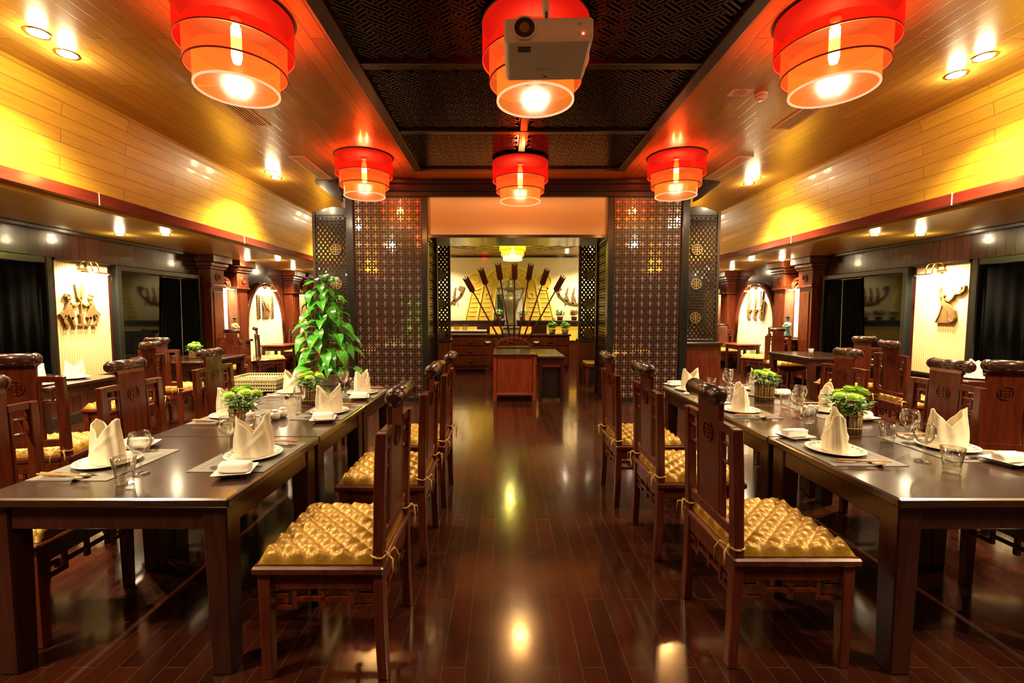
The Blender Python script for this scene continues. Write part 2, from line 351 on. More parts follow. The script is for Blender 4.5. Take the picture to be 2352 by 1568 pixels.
# ================================================================== SETTING
Y0, Y1 = -4.6, 18.4
b = MB(); b.span(-6.3, 6.3, Y0, Y1, -0.1, 0.0); struct(b.build('floor', M['floor']))
b = MB(); b.span(-4.42, 4.42, Y0, Y1, 3.65, 3.75); struct(b.build('ceiling', M['ceil']))
b = MB(); b.span(-1.6, 1.6, 6.92, 7.62, 3.637, 3.65); struct(b.build('trim_1', M['strip']))
b = MB(); b.span(-6.3, 6.3, Y0-0.2, Y0, 0, 3.75); struct(b.build('wall_back', M['wallboard']))
b = MB(); b.span(-6.3, 6.3, Y1, Y1+0.2, 0, 3.75); struct(b.build('wall_front', M['wallboard']))
for s, sd in ((-1, 'left'), (1, 'right')):
    b = MB(); b.span(s*6.1, s*6.3, Y0, Y1, 0, 2.62); struct(b.build('wall_'+sd, M['wallboard']))
    prof = [(4.36,3.66),(4.40,3.63),(4.43,3.56),(4.455,3.42),(4.485,3.1),(4.52,2.72),(4.75,2.72),(4.75,3.66)]
    b = MB(); b.prism(prof, 1, lambda x, z, t, s=s: (s*x, Y0 + t*(Y1-Y0), z)); struct(b.build('trim_2' if s < 0 else 'trim_3', M['cove']))
    b = MB(); b.span(s*4.49, s*4.64, Y0, Y1, 2.625, 2.745)
    o = struct(b.build('trim_4' if s < 0 else 'trim_5', M['redtrim'], bevel=0.006))
    b = MB()
    for y in (4.9, 7.6, 10.3, 13.0): b.span(s*4.486, s*4.60, y-0.004, y+0.004, 2.622, 2.748)
    b.build('joint_strip', M['offwhite'], o)
    b = MB(); b.span(s*4.6, s*6.2, Y0, Y1, 2.585, 2.63); struct(b.build('ceiling_soffit', M['soffit']))
    b = MB(); b.span(s*5.98, s*6.1, Y0, Y1, 0, 0.14); struct(b.build('baseboard_'+sd, M['darkwood'], bevel=0.006))
    b = MB(); b.span(s*6.02, s*6.1, Y0, 8.88, 2.535, 2.585); struct(b.build('trim_6' if s < 0 else 'trim_7', M['darkwood'], bevel=0.008))
    # windows with black lacquered frames
    for wi, (a, c) in enumerate(((6.93, 8.86), (3.86, 5.96), (0.9, 3.0), (14.0, 16.2))):
        a += YOFF[s]; c += YOFF[s]
        n = 1 + wi + (0 if s < 0 else 4)
        z0, z1, fw = 0.62, 2.2, 0.09
        b = MB()
        b.span(s*5.99, s*6.1, a, a+fw, z0, z1); b.span(s*5.99, s*6.1, c-fw, c, z0, z1)
        b.span(s*5.99, s*6.1, a+fw, c-fw, z1-fw, z1); b.span(s*5.99, s*6.1, a+fw, c-fw, z0, z0+fw)
        w = struct(b.build('window_%d' % n, M['blackframe'], bevel=0.012))
        b = MB(); b.span(s*6.07, s*6.098, a+fw, c-fw, z0+fw, z1-fw); b.build('pane', M['blackglass'], w)
        # black curtain drawn over the far part of the pane (over all of it in the nearer window)
        if wi < 2:
            ca = a+0.98 if wi == 0 else a+fw+0.02
            cu = thing('curtain', ('black curtain covering half of the %s window next to the pilaster' if wi == 0 else 'black curtain filling the %s window at the picture edge') % sd, 'curtain', (s*6.05, 0, 0), group='black window curtains')
            b = MB(); n_ = 90; zt, zb = z1-fw-0.02, z0+fw+0.01
            f_ = []
            for zz in (zb, zt): f_.append([(-s*0.012*math.sin(k*0.9)*(1.0 if zz == zb else 0.8) - s*0.0, ca + (c-fw-0.02-ca)*k/n_ + (0.10 if wi == 0 and zz == zb else 0)*(1-k/n_)*-1, zz) for k in range(n_+1)])
            b.loft(f_, close=False); o_ = b.build('cloth', M['drape'], cu)
            md = o_.modifiers.new('thick', 'SOLIDIFY'); md.thickness = 0.004
            b = MB(); b.cyl((-s*0.0, ca-0.01, zt+0.005), (-s*0.0, c-fw-0.01, zt+0.005), 0.008, n=8); b.build('rod', M['steel'], cu)
            b = MB(); b.tube([(-s*0.016, ca+0.42, zt), (-s*0.016, ca+0.40, zb)], 0.006, 6); b.build('pull_wand', M['grey'], cu)
        b = MB(); b.span(s*5.95, s*6.1, a-0.03, c+0.03, z0-0.05, z0); b.span(s*5.97, s*6.1, a-0.02, c+0.02, z0-0.11, z0-0.05); b.build('window_sill', M['blackframe'], w, bevel=0.008)
    # bamboo matting panels between the windows
    for (a, c) in ((6.05, 6.85), (3.05, 3.80)):
        a += YOFF[s]; c += YOFF[s]
        b = MB(); b.span(s*6.065, s*6.1, a, c, 0.6, 2.17); p = struct(b.build('wall_panel', M['bamboo']))
        b = MB(); b.span(s*6.03, s*6.1, a-0.02, c+0.02, 2.17, 2.21); b.span(s*6.03, s*6.1, a-0.02, c+0.02, 0.56, 0.60); b.build('panel_moulding', M['darkwood'], p, bevel=0.006)
    # pilasters with capitals, niches, arch
    for pi, y in enumerate((9.10, 9.98, 12.52, 13.36)):
        y += YOFF[s]
        b = MB(); b.span(s*5.86, s*6.1, y-0.20, y+0.20, 0.14, 2.0)
        p = struct(b.build('pilaster', M['pilaster'], bevel=0.008))
        b = MB(); b.span(s*5.845, s*5.862, y-0.13, y+0.13, 0.7, 1.9); b.build('raised_panel', M['pilaster'], p, bevel=0.006)
        b = MB(); b.span(s*5.82, s*6.1, y-0.235, y+0.235, 1.98, 2.03); b.span(s*5.84, s*6.1, y-0.215, y+0.215, 2.03, 2.33)
        b.span(s*5.81, s*6.1, y-0.25, y+0.25, 2.33, 2.38); b.span(s*5.78, s*6.1, y-0.27, y+0.27, 2.38, 2.45); b.span(s*5.72, s*6.1, y-0.31, y+0.31, 2.45, 2.585)
        b.build('capital', M['pilaster'], p, bevel=0.012)
        b = MB()
        for k in range(20):
            q = [(y + rr*math.cos(2*PI*(k+dk)/20), 2.18 + rr*math.sin(2*PI*(k+dk)/20)) for rr, dk in ((0.075,0),(0.075,1),(0.055,1),(0.055,0))]
            b.prism(q, 1, lambda u, v, t, s=s: (s*(5.845-0.02*t), u, v))
        b.span(s*5.828, s*5.845, y-0.03, y+0.03, 2.172, 2.188); b.span(s*5.828, s*5.845, y-0.008, y+0.008, 2.14, 2.22)
        b.build('medallion', M['pilaster'], p)
        b = MB(); b.span(s*5.83, s*6.1, y-0.23, y+0.23, 0.14, 0.34); b.build('plinth', M['pilaster'], p, bevel=0.01)
    for y in (9.54, 12.94):
        y += YOFF[s]
        pts = [(y-0.22, 0.95), (y+0.22, 0.95)] + [(y+0.22*math.cos(PI*k/12), 1.98+0.16*math.sin(PI*k/12)) for k in range(13)]
        b = MB(); b.prism(pts, 1, lambda u, v, t, s=s: (s*(6.07+0.03*t), u, v)); n_ = struct(b.build('niche_back', M['nichewall']))
        b = MB()
        for k in range(12):
            q = [(y+rr*math.cos(PI*(k+dk)/12), 2.0+0.85*rr*math.sin(PI*(k+dk)/12)) for rr, dk in ((0.21,0),(0.21,1),(0.27,1),(0.27,0))]
            b.prism(q, 1, lambda u, v, t, s=s: (s*(5.98+0.1*t), u, v))
        b.build('niche_arch', M['pilaster'], n_)
    yc, hw = 11.25+YOFF[s], 0.86
    arc = [(yc+hw*math.cos(PI*k/24), 1.2+0.98*math.sin(PI*k/24)) for k in range(25)]
    pts = [(yc-hw, 0.36), (yc+hw, 0.36)] + arc
    b = MB(); b.prism(pts, 1, lambda u, v, t, s=s: (s*(6.05+0.05*t), u, v)); n_ = struct(b.build('arch_panel', M['nichewall']))
    b = MB()
    path = [(yc+hw, 0.36)] + arc + [(yc-hw, 0.36)]
    b.tube([(s*6.03, u, v) for u, v in path], 0.05, 10); b.build('arch_moulding', M['pilaster'], n_)

# carved dark ceiling over the aisle
GX, ROWS = 1.50, [(-0.29,1.15),(1.15,2.59),(2.59,4.03),(4.03,5.47),(5.47,6.86)]
b = MB(); b.span(-GX, GX, -0.3, 6.86, 3.625, 3.65); cg = struct(b.build('ceiling_grille', M['darkwood']))
b = MB()
b.span(-GX-0.05, -GX+0.06, -0.36, 6.9, 3.565, 3.63); b.span(GX-0.06, GX+0.05, -0.36, 6.9, 3.565, 3.63)
for y in (-0.29, 1.15, 2.59, 4.03, 5.47, 6.86): b.span(-GX+0.06, GX-0.06, y-0.045, y+0.045, 3.575, 3.63)
b.span(-0.045, 0.045, -0.25, 6.82, 3.58, 3.63)
b.build('grille_frame', M['darkwood'], cg, bevel=0.006)
fm = MB()
cell = 0.115
for i in range(-14, 15):
    for j in range(-14, 15):
        cx, cy = (i-j)*cell*0.86, (i+j)*cell*0.62
        if abs(cx) > 0.63 or abs(cy) > 0.64: continue
        d = 1 if (i+j) % 2 == 0 else -1
        a = math.atan2(0.62, 0.86*d)
        m = Matrix.Rotation(a, 3, 'Z')
        for k in (-1, 0, 1):
            off = m @ Vector((0, k*0.036, 0))
            fm.box((cx+off.x, cy+off.y, -0.012), (0.185 if k == 0 else 0.16, 0.017, 0.024), m)
        off = m @ Vector((0.085, 0.018, 0)); fm.box((cx+off.x, cy+off.y, -0.012), (0.015, 0.05, 0.024), m)
        off = m @ Vector((-0.085, -0.018, 0)); fm.box((cx+off.x, cy+off.y, -0.012), (0.015, 0.05, 0.024), m)
fo = None
for (a, c) in ROWS:
    for sx in (-1, 1):
        if fo is None: fo = fm.build('fretwork', M['fret'], cg)
        else:
            o = fo.copy(); COL.objects.link(o); o.parent = cg; fo2 = o
        (fo if sx == -1 and a == ROWS[0][0] else fo2).location = (sx*0.745, (a+c)/2, 3.626)

# ------------------------------------------------------------------ portal with lattice screens
def cross_lattice(nx, nz, p, th, fn):
    """cross-and-square fretwork sheet; fn(u, v, t) -> point, u in 0..nx*p, v in 0..nz*p"""
    mb = MB()
    br = [0, 0.085, 0.265, 0.405, 0.595, 0.735, 0.915, 1.0]
    def bar(u0, u1, v0, v1):
        mb.prism([(u0,v0),(u1,v0),(u1,v1),(u0,v1)], th, fn)
    Wd = nx*p
    for r in range(nz):
        v = [r*p + x*p for x in br]
        bar(0, Wd, v[0], v[1]); bar(0, Wd, v[6], v[7])
        for c in range(nx):
            u = [c*p + x*p for x in br]
            for (k0, k1) in ((1, 2), (5, 6)):
                for (a, e) in ((0,1),(2,3),(4,5),(6,7)): bar(u[a], u[e], v[k0], v[k1])
            for (k0, k1) in ((2, 3), (4, 5)):
                for (a, e) in ((0,3),(4,7)): bar(u[a], u[e], v[k0], v[k1])
            for (a, e) in ((0,1),(6,7)): bar(u[a], u[e], v[3], v[4])
    return mb
PY = 7.58
b = MB(); b.span(-2.95, 2.95, PY-0.09, PY+0.25, 3.56, 3.636); b.span(-2.90, 2.90, PY-0.07, PY+0.2, 3.45, 3.56); b.span(-2.86, 2.86, PY-0.055, PY+0.15, 3.36, 3.45)
struct(b.build('trim_8', M['darkwood'], bevel=0.012))
b = MB(); b.span(-1.47, 1.47, PY+0.02, PY+0.06, 2.76, 3.36); struct(b.build('wall_lintel', M['peach']))
b = MB(); b.span(-1.47, 1.47, PY-0.01, 8.5, 2.71, 2.76); b.span(-1.47, 1.47, PY+0.06, 8.5, 2.76, 3.12); struct(b.build('beam_lintel', M['darkwood']))
for s in (-1, 1):
    b = MB(); b.span(s*1.47, s*1.57, PY-0.05, PY+0.1, 0, 3.36); struct(b.build('portal_post', M['blackframe'], bevel=0.01))
    b = MB(); b.span(s*2.68, s*2.80, PY-0.05, PY+0.1, 0, 3.36); struct(b.build('portal_post', M['blackframe'], bevel=0.01))
    t = thing('lattice_screen', 'dark cross-pattern lattice screen on the %s side of the central opening' % ('left' if s < 0 else 'right'), 'screen', (s*2.125, PY, 0), group='lattice screens of the portal')
    p = 1.10/8
    x0 = -0.55
    cross_lattice(8, 24, p, 0.025, lambda u, v, t_: (x0+u, t_*0.5, 0.06+v)).build('lattice', M['lattice'], t)
    b = MB(); b.span(-0.555, 0.555, -0.012, 0.0135, 0.0, 0.06); b.build('bottom_rail', M['blackframe'], t)
    b = MB(); b.span(-0.55, 0.55, 0.014, 0.03, 0.0, 3.36); b.build('mirror_backing', M['mirror'], t)
    # lattice lining of the opening
    t = thing('lattice_lining', 'lattice panel lining the %s jamb of the central opening' % ('left' if s < 0 else 'right'), 'screen', (s*1.50, 0, 0), group='jamb lattices')
    cross_lattice(5, 18, 0.15, 0.025, lambda u, v, t_, s=s: (s*t_, 7.70+u, 0.02+v)).build('lattice', M['fret'], t)
    b = MB(); b.span(s*0.03, s*0.05, 7.68, 8.47, 0.0, 2.71); b.build('backing_board', M['darkwood'], t)
    b = MB(); b.span(-0.03, 0.05, 8.45, 8.53, 0, 2.71); b.build('edge_post', M['darkwood'], t)
    # angled wing with a diamond lattice on a low cabinet, and the inner pair beyond the opening
    for (A, B, z0, z1, nm, lab) in (((s*2.86, 8.40), (s*3.70, 8.42), 0.95, 3.3, 'diamond_screen', 'angled diamond lattice screen with round medallions at the %s end of the portal'),
                                    ((s*1.80, 9.75), (s*1.36, 9.75), 0.93, 2.95, 'diamond_screen', 'inner diamond lattice screen seen through the opening on the %s')):
        A = Vector((A[0], A[1], 0)); B = Vector((B[0], B[1], 0)); d = (B-A); L = d.length; d.normalize(); nrm = Vector((d.y, -d.x, 0))
        if nrm.y > 0: nrm = -nrm
        t = thing(nm, lab % ('left' if s < 0 else 'right'), 'screen', A, group='diamond lattice screens')
        fn = lambda u, v, t_: tuple(d*u + nrm*(0.012-t_) + Vector((0, 0, v)))
        mb = MB(); pit, bw = 0.085, 0.040
        for sg in (1, -1):
            for k in range(-60, 60):
                c = k*pit*1.25
                q = [(-2, c-2*1.3*sg - bw*0.8), (3, c+3*1.3*sg - bw*0.8), (3, c+3*1.3*sg + bw*0.8), (-2, c-2*1.3*sg + bw*0.8)]
                q = clip_poly(q, 0.06, L-0.06, z0+0.05, z1-0.05)
                if len(q) > 2: mb.prism(q, 0.016 if sg > 0 else 0.012, fn)
        mb.build('lattice', M['fret'], t)
        mb = MB()
        for u0, u1 in ((0, 0.06), (L-0.06, L)): mb.prism([(u0,z0),(u1,z0),(u1,z1),(u0,z1)], 0.08, lambda u, v, t_: tuple(d*u + nrm*(0.03-t_) + Vector((0,0,v))))
        mb.prism([(0.06,z0),(L-0.06,z0),(L-0.06,z0+0.05),(0.06,z0+0.05)], 0.06, lambda u, v, t_: tuple(d*u + nrm*(0.02-t_) + Vector((0,0,v))))
        top = [(0.06, z1-0.06), (L-0.06, z1-0.06)] + [(L-0.06-(L-0.12)*k/10, z1+0.10*math.sin(PI*k/10)) for k in range(11)]
        mb.prism(top, 0.06, lambda u, v, t_: tuple(d*u + nrm*(0.02-t_) + Vector((0,0,v))))
        mb.build('screen_frame', M['darkwood'], t, bevel=0.006)
        for zc in [z1-0.05-0.62*k for k in range(1, 4)]:
            mb = MB(); uc, R = L*0.5, 0.10
            f2 = lambda u, v, t_: tuple(d*u + nrm*(0.018-t_) + Vector((0,0,v)))
            mb.prism([(uc+0.115*math.cos(2*PI*k/24), zc+0.115*math.sin(2*PI*k/24)) for k in range(24)], 0.018, f2)
            mb.build('medallion', M['fret'], t)
            f3 = lambda u, v, t_: tuple(d*u + nrm*(0.026-t_) + Vector((0,0,v)))
            mb = MB()
            for k in range(24):
                mb.prism([(uc+rr*math.cos(2*PI*(k+dk)/24), zc+rr*math.sin(2*PI*(k+dk)/24)) for rr, dk in ((0.098,0),(0.098,1),(0.085,1),(0.085,0))], 0.016, f3)
            for (u0,u1,v0,v1) in ((-0.085,0.085,-0.008,0.008),(-0.008,0.008,-0.085,0.085),(-0.05,-0.035,0.02,0.06),(0.035,0.05,0.02,0.06),(-0.05,-0.035,-0.06,-0.02),(0.035,0.05,-0.06,-0.02),(-0.05,0.05,0.028,0.04),(-0.05,0.05,-0.04,-0.028)):
                mb.prism([(uc+u0,zc+v0),(uc+u1,zc+v0),(uc+u1,zc+v1),(uc+u0,zc+v1)], 0.016, f3)
            mb.build('character_relief', M['bronze'], t)
        # low cabinet under the wing
        t = thing('low_cabinet', ('reddish wooden cabinet under the %s diamond lattice wing' if A.y < 9 else 'dark cabinet under the inner %s lattice screen') % ('left' if s < 0 else 'right'), 'cabinet', A, group='cabinets under the lattice screens')
        w = 0.34
        f4 = lambda u, v, t_: tuple(d*u + nrm*(0.17-t_) + Vector((0,0,v)))
        mb = MB(); mb.prism([(0.02,0),(L,0),(L,z0-0.06),(0.02,z0-0.06)], w, f4); mb.build('cabinet_body', M['mahog'], t, bevel=0.006)
        mb = MB(); mb.prism([(0,z0-0.06),(L+0.02,z0-0.06),(L+0.02,z0),(0,z0)], w+0.05, lambda u, v, t_: tuple(d*u + nrm*(0.195-t_) + Vector((0,0,v)))); mb.build('cabinet_top', M['darkwood'], t, bevel=0.008)
    # curved corner bracket under the ceiling
    b = MB()
    pts = [(0, 0), (0.62, 0)] + [(0.62*math.cos(PI/2*k/10)*(1-0.25*math.sin(PI*k/10)), -0.36*math.sin(PI/2*k/10)*(1-0.25*math.sin(PI*k/10))) for k in range(1, 11)]
    b.prism(pts, 0.06, lambda u, v, t_, s=s: (s*(2.85+u*0.8), 7.52+u*0.25+t_, 3.64+v)); struct(b.build('trim_9' if s < 0 else 'trim_10', M['fret']))

# ------------------------------------------------------------------ room beyond the opening
b = MB(); b.span(-3.7, 3.7, 8.5, 13.3, 3.10, 3.2); struct(b.build('ceiling_inner', M['ceil']))
b = MB(); b.span(-3.7, 3.7, 13.25, 13.4, 0, 3.1); struct(b.build('wall_inner', M['cream']))
b = MB(); b.span(-3.7, 3.7, 13.19, 13.25, 3.05, 3.1); struct(b.build('trim_11', M['darkwood']))

# ================================================================== LAMPS
def make_lantern(kind, loc, label, group, power):
    t = thing('ceiling_lantern', label, 'lantern', loc, group=group)
    top, mid, low = (M['shade_top'], M['shade_mid'], M['shade_low']) if kind == 'red' else (M['yshade'], M['yshade'], M['yshade2'])
    for nm, r, z0, z1, m in (('top_shade', 0.385, -0.26, -0.004, top), ('middle_shade', 0.335, -0.41, -0.15, mid), ('lower_shade', 0.28, -0.54, -0.30, low)):
        b = MB(); b.lathe([(r, z0), (r, z1)], 48, cap0=False, cap1=False); o = b.build(nm, m, t)
        b = MB(); b.lathe([(r+0.002, z0-0.004), (r+0.002, z0+0.006), (r-0.012 if nm == 'lower_shade' else r-0.004, z0+0.006), (r-0.012 if nm == 'lower_shade' else r-0.004, z0-0.004), (r+0.002, z0-0.004)], 48, cap0=False, cap1=False)
        b.build('rim', M['rim'] if nm == 'lower_shade' else M['rimdark'], o)
    b = MB(); b.lathe([(0.39, 0.0), (0.39, -0.012), (0.0, -0.012)], 48, cap0=False); b.build('ceiling_plate', M['plate_dark'], t)
    b = MB(); b.cyl((0,0,-0.012), (0,0,-0.06), 0.045, 0.03, 12); b.build('lamp_holder', M['offwhite'], t)
    b = MB(); b.lathe([(0.016,-0.06),(0.034,-0.10),(0.036,-0.30),(0.026,-0.345),(0.0,-0.355)], 12, cap0=True, cap1=False); b.build('bulb', M['bulb'], t)
    lamp_point((0,0,-0.28), power, AMBER if kind == 'red' else (1.0,0.88,0.35), 0.06, t)
    return t
where = {(-1,0):'nearest red lantern on the left', (0,0):'nearest red lantern in the middle, behind the projector', (1,0):'nearest red lantern on the right',
         (-1,1):'far red lantern above the left lattice screen', (0,1):'far red lantern above the central opening', (1,1):'far red lantern above the right lattice screen'}
for r, y in enumerate((3.45, 6.5)):
    for s in (-1, 0, 1):
        make_lantern('red', (2.17*s, y, 3.575 if s == 0 else 3.648), 'three-tier ' + where[(s, r)], 'red drum lanterns', P_LANT)
for s in (-1, 0, 1):  # row out of view, added to light the projector from the camera side
    make_lantern('red', (2.17*s, 0.40, 3.575 if s == 0 else 3.648), 'added three-tier red lantern, unseen over the near end of the room, %s' % ('on the left', 'in the middle', 'on the right')[s+1], 'red drum lanterns', P_LANT*0.28)
make_lantern('yellow', (-0.03, 10.4, 3.07), 'three-tier yellow lantern beyond the central opening', None, P_BACK).scale = (0.77, 0.77, 0.77)

def make_downlight(loc, lens, r, label, group, power, col, ang, blend=0.7):
    t = thing('downlight', label, 'ceiling light', loc, group=group)
    b = MB(); b.lathe([(r*0.72, 0.0), (r*0.72, -0.004), (r, -0.008), (r*1.05, 0.0)], 24, cap0=False, cap1=False); b.build('trim_ring', M['brass'], t)
    b = MB(); b.lathe([(r*0.74, -0.001), (r*0.7, -0.010), (r*0.45, -0.015), (0.0, -0.017)], 20, cap0=False, cap1=False); b.build('lens', lens, t)
    lamp_spot((0,0,-0.04), power, col, ang, blend, 0.04, None, t)
    lamp_point((0,0,-0.075), power*0.018, col, 0.05, t)  # extra point light, added as a stand-in for the halo around the lens
k = 0
ordn = ['behind the camera', 'nearest', 'second', 'third', 'fourth']
for s in (-1, 1):
    for i, y in enumerate((0.2, 3.68, 7.2, 10.8)):
        for j in (0, 1):
            yy = y + 0.29*j + (0.33 if s > 0 else 0)
            make_downlight((s*(3.83+0.05*j), yy, 3.65), M['downlight'], 0.085, '%s spotlight of the %s pair in the %s wooden ceiling' % (('near', 'far')[j], ordn[i], ('left', 'right')[s > 0]), 'paired ceiling spotlights', P_CEIL, WARM, 125, 0.9)
    for i, y in enumerate((3.3, 6.5, 9.7, 11.8, 14.0)):
        for j, x in enumerate((4.98, 5.62)):
            make_downlight((s*x, y, 2.585), M['soffitlens'], 0.062, '%s soffit downlight of row %s from the camera over the %s windows' % (('inner', 'outer')[j], ('one', 'two', 'three', 'four', 'five')[i], ('left', 'right')[s > 0]), 'soffit downlights', P_SOFFIT, WARM, 120, 0.8)
make_downlight((1.48, 12.5, 3.10), M['soffitlens'], 0.06, 'small downlight beside the carved ceiling disc beyond the opening', None, 30, WARM, 120)
for x in (-2.0, 2.1): make_downlight((x, 12.3, 3.10), M['soffitlens'], 0.06, 'added downlight brightening the cream wall beyond the %s lattice' % ('left' if x < 0 else 'right'), None, 260, WARM, 140)  # wall washers added to brighten the inner wall

def make_picture_light(s, y, z, x, label, power, L=0.42):
    t = thing('picture_light', label, 'wall light', (s*x, y+YOFF[s], z), group='brass picture lights')
    b = MB(); b.box((s*0.005, 0, 0.02), (0.02, 0.16, 0.05)); b.build('wall_plate', M['brass'], t, bevel=0.006)
    b = MB()
    for dy in (-0.05, 0.05):
        b.tube([(-s*0.0, dy, 0.02)] + [(-s*(0.09-0.09*math.cos(PI*k/10)), dy, 0.03+0.11*math.sin(PI*k/10)) for k in range(1, 10)] + [(-s*0.18, dy, 0.01), (-s*0.18, dy, -0.02)], 0.009, 8)
    b.build('swan_arm', M['brass'], t)
    b = MB()
    ring = [(math.cos(PI*k/8), math.sin(PI*k/8)) for k in range(9)]
    b.loft([[(-s*(0.18) + 0.024*c_, yy, -0.03 + 0.022*s_) for c_, s_ in ring] for yy in (-L/2, L/2)], close=True)
    b.build('lamp_hood', M['brass'], t)
    b = MB(); b.cyl((-s*0.18, -L/2+0.02, -0.034), (-s*0.18, L/2-0.02, -0.034), 0.009, n=8); b.build('lamp_tube', M['tube'], t)
    d = bpy.data.lights.new('pic', 'AREA'); d.shape = 'RECTANGLE'; d.size = L*0.9; d.size_y = 0.03; d.energy = power; d.color = (1.0, 0.86, 0.56); d.spread = math.radians(150)
    o = bpy.data.objects.new('lamp_beam', d); COL.objects.link(o); o.parent = t; o.location = (-s*0.165, 0, -0.05)
    o.rotation_euler = Vector((s*0.75, 0, -0.65)).to_track_quat('-Z', 'Y').to_euler()
    return t
for s, sd in ((-1, 'left'), (1, 'right')):
    make_picture_light(s, 6.45, 2.06, 6.06, 'brass picture light above the bronze relief on the %s bamboo panel' % sd, P_PIC*1.3)
    make_picture_light(s, 9.54, 2.0, 6.06, 'brass picture light in the nearer niche of the %s wall' % sd, P_PIC, 0.34)
    make_picture_light(s, 12.94, 2.0, 6.06, 'brass picture light in the farther niche of the %s wall' % sd, P_PIC, 0.34)
    make_picture_light(s, 11.25, 2.05, 6.04, 'brass picture light at the crown of the %s arch' % sd, P_PIC*1.3)

# ================================================================== CHAIR
def make_chair():
    t = thing('dining_chair', 'chair', 'chair')
    w, d = 0.235, 0.23                         # half spacing of the legs
    b = MB(); b.box((0, 0.01, 0.467), (0.55, 0.53, 0.035)); b.build('seat', M['mahog'], t, bevel=0.008)
    b = MB()
    b.box((0, d-0.0, 0.415), (0.43, 0.028, 0.075)); b.box((0, -d, 0.415), (0.43, 0.028, 0.075))
    b.box((-w, 0, 0.415), (0.028, 0.42, 0.075)); b.box((w, 0, 0.415), (0.028, 0.42, 0.075)); b.build('apron', M['mahog'], t, bevel=0.004)
    for sx in (-1, 1):
        b = MB()
        r = lambda z, h: [(sx*w-h, d-h, z), (sx*w+h, d-h, z), (sx*w+h, d+h, z), (sx*w-h, d+h, z)]
        b.loft([r(0, 0.021), r(0.45, 0.026)], smooth=False); b.build('leg', M['mahog'], t, bevel=0.004)
        b = MB()
        def q(z, y, h, k=0.021): return [(sx*w-h, y-k, z), (sx*w+h, y-k, z), (sx*w+h, y+k, z), (sx*w-h, y+k, z)]
        b.loft([q(0, -d-0.012, 0.024), q(0.2, -d-0.004, 0.026), q(0.50, -d, 0.027), q(0.78, -d-0.008, 0.025), q(1.02, -d-0.018, 0.023)], smooth=False)
        b.build('leg', M['mahog'], t, bevel=0.004)
    # fret brackets below the apron
    for ax, off in (('x', d), ('x', -d), ('y', w), ('y', -w)):
        b = MB()
        def bx(u, z, su, sz):
            if ax == 'x': b.box((u, off, z), (su, 0.018, sz))
            else: b.box((off, u, z), (0.018, su, sz))
        for sg in (-1, 1):
            bx(sg*0.115, 0.335, 0.016, 0.085); bx(sg*0.162, 0.300, 0.094, 0.016); bx(sg*0.176, 0.350, 0.066, 0.016); bx(sg*0.150, 0.335, 0.016, 0.03)
        bx(0, 0.335, 0.214, 0.016); bx(0, 0.355, 0.016, 0.05); bx(0, 0.312, 0.022, 0.035)
        b.build('fret_bracket', M['mahog'], t)
    by = lambda z: -d - 0.018*((z-0.5)/0.54) if z > 0.5 else -d
    # splat
    b = MB()
    rows = [(0.56, 0.104), (0.80, 0.106), (1.00, 0.109), (1.09, 0.113), (1.125, 0.118)]
    rings = []
    for z, h in rows:
        y = by(z) - (0.012 if z > 1.1 else 0); rings.append([(-h, y-0.011, z), (h, y-0.011, z), (h, y+0.011, z), (-h, y+0.011, z)])
    b.loft(rings, smooth=False); sp = b.build('splat', M['mahog'], t, bevel=0.003)
    for yo, sg in ((-0.012, -1), (0.012, 1)):
        b = MB(); zc = 0.95
        for k in range(24):
            b.prism([(rr*math.cos(2*PI*(k+dk)/24), zc+rr*math.sin(2*PI*(k+dk)/24)) for rr, dk in ((0.048,0),(0.048,1),(0.041,1),(0.041,0))], 0.007, lambda u, v, t_: (u, by(v)+yo-sg*0.002+sg*t_, v))
        for (u0,u1,v0,v1) in ((-0.03,0.03,-0.004,0.004),(-0.004,0.004,-0.034,0.034),(-0.022,0.022,0.016,0.022),(-0.022,0.022,-0.022,-0.016),(-0.028,-0.022,-0.022,0.022),(0.022,0.028,-0.022,0.022)):
            b.prism([(u0,zc+v0),(u1,zc+v0),(u1,zc+v1),(u0,zc+v1)], 0.006, lambda u, v, t_: (u, by(v)+yo-sg*0.002+sg*t_, v))
        b.build('medallion', M['mahog'], sp)
    # crest roll with turned ends
    b = MB(); yc = by(1.17)-0.022
    b.cyl((-0.118, yc, 1.138), (0.118, yc, 1.138), 0.039, n=20)
    for sg in (-1, 1):
        rr = [(0.039,0),(0.042,0.003),(0.042,0.008),(0.037,0.011),(0.038,0.015),(0.032,0.027),(0.020,0.035),(0.006,0.038)]
        b.loft([[(sg*(0.118+dz), yc+r_*math.cos(2*PI*i/20), 1.138+r_*math.sin(2*PI*i/20)) for i in range(20)] for r_, dz in rr])
    b.build('crest_roll', M['mahogx'], t)
    # side frames of the back
    for sg in (-1, 1):
        b = MB()
        b.box((sg*0.162, by(1.0), 1.002), (0.11, 0.030, 0.040)); b.box((sg*0.122, by(0.79), 0.79), (0.016, 0.022, 0.44), Matrix.Rotation(0.034, 3, 'X'))
        for z in (0.935, 0.855): b.cyl((sg*0.125, by(z), z), (sg*0.21, by(z), z), 0.011, n=8)
        b.box((sg*0.185, by(0.895), 0.895), (0.018, 0.016, 0.09))
        b.build('back_side_frame', M['mahog'], t, bevel=0.003)
    b = MB(); b.box((0, by(0.58), 0.575), (0.43, 0.026, 0.05)); b.build('back_rail', M['mahog'], t, bevel=0.004)
    # tufted cushion
    b = MB(); n = 56
    grid = []
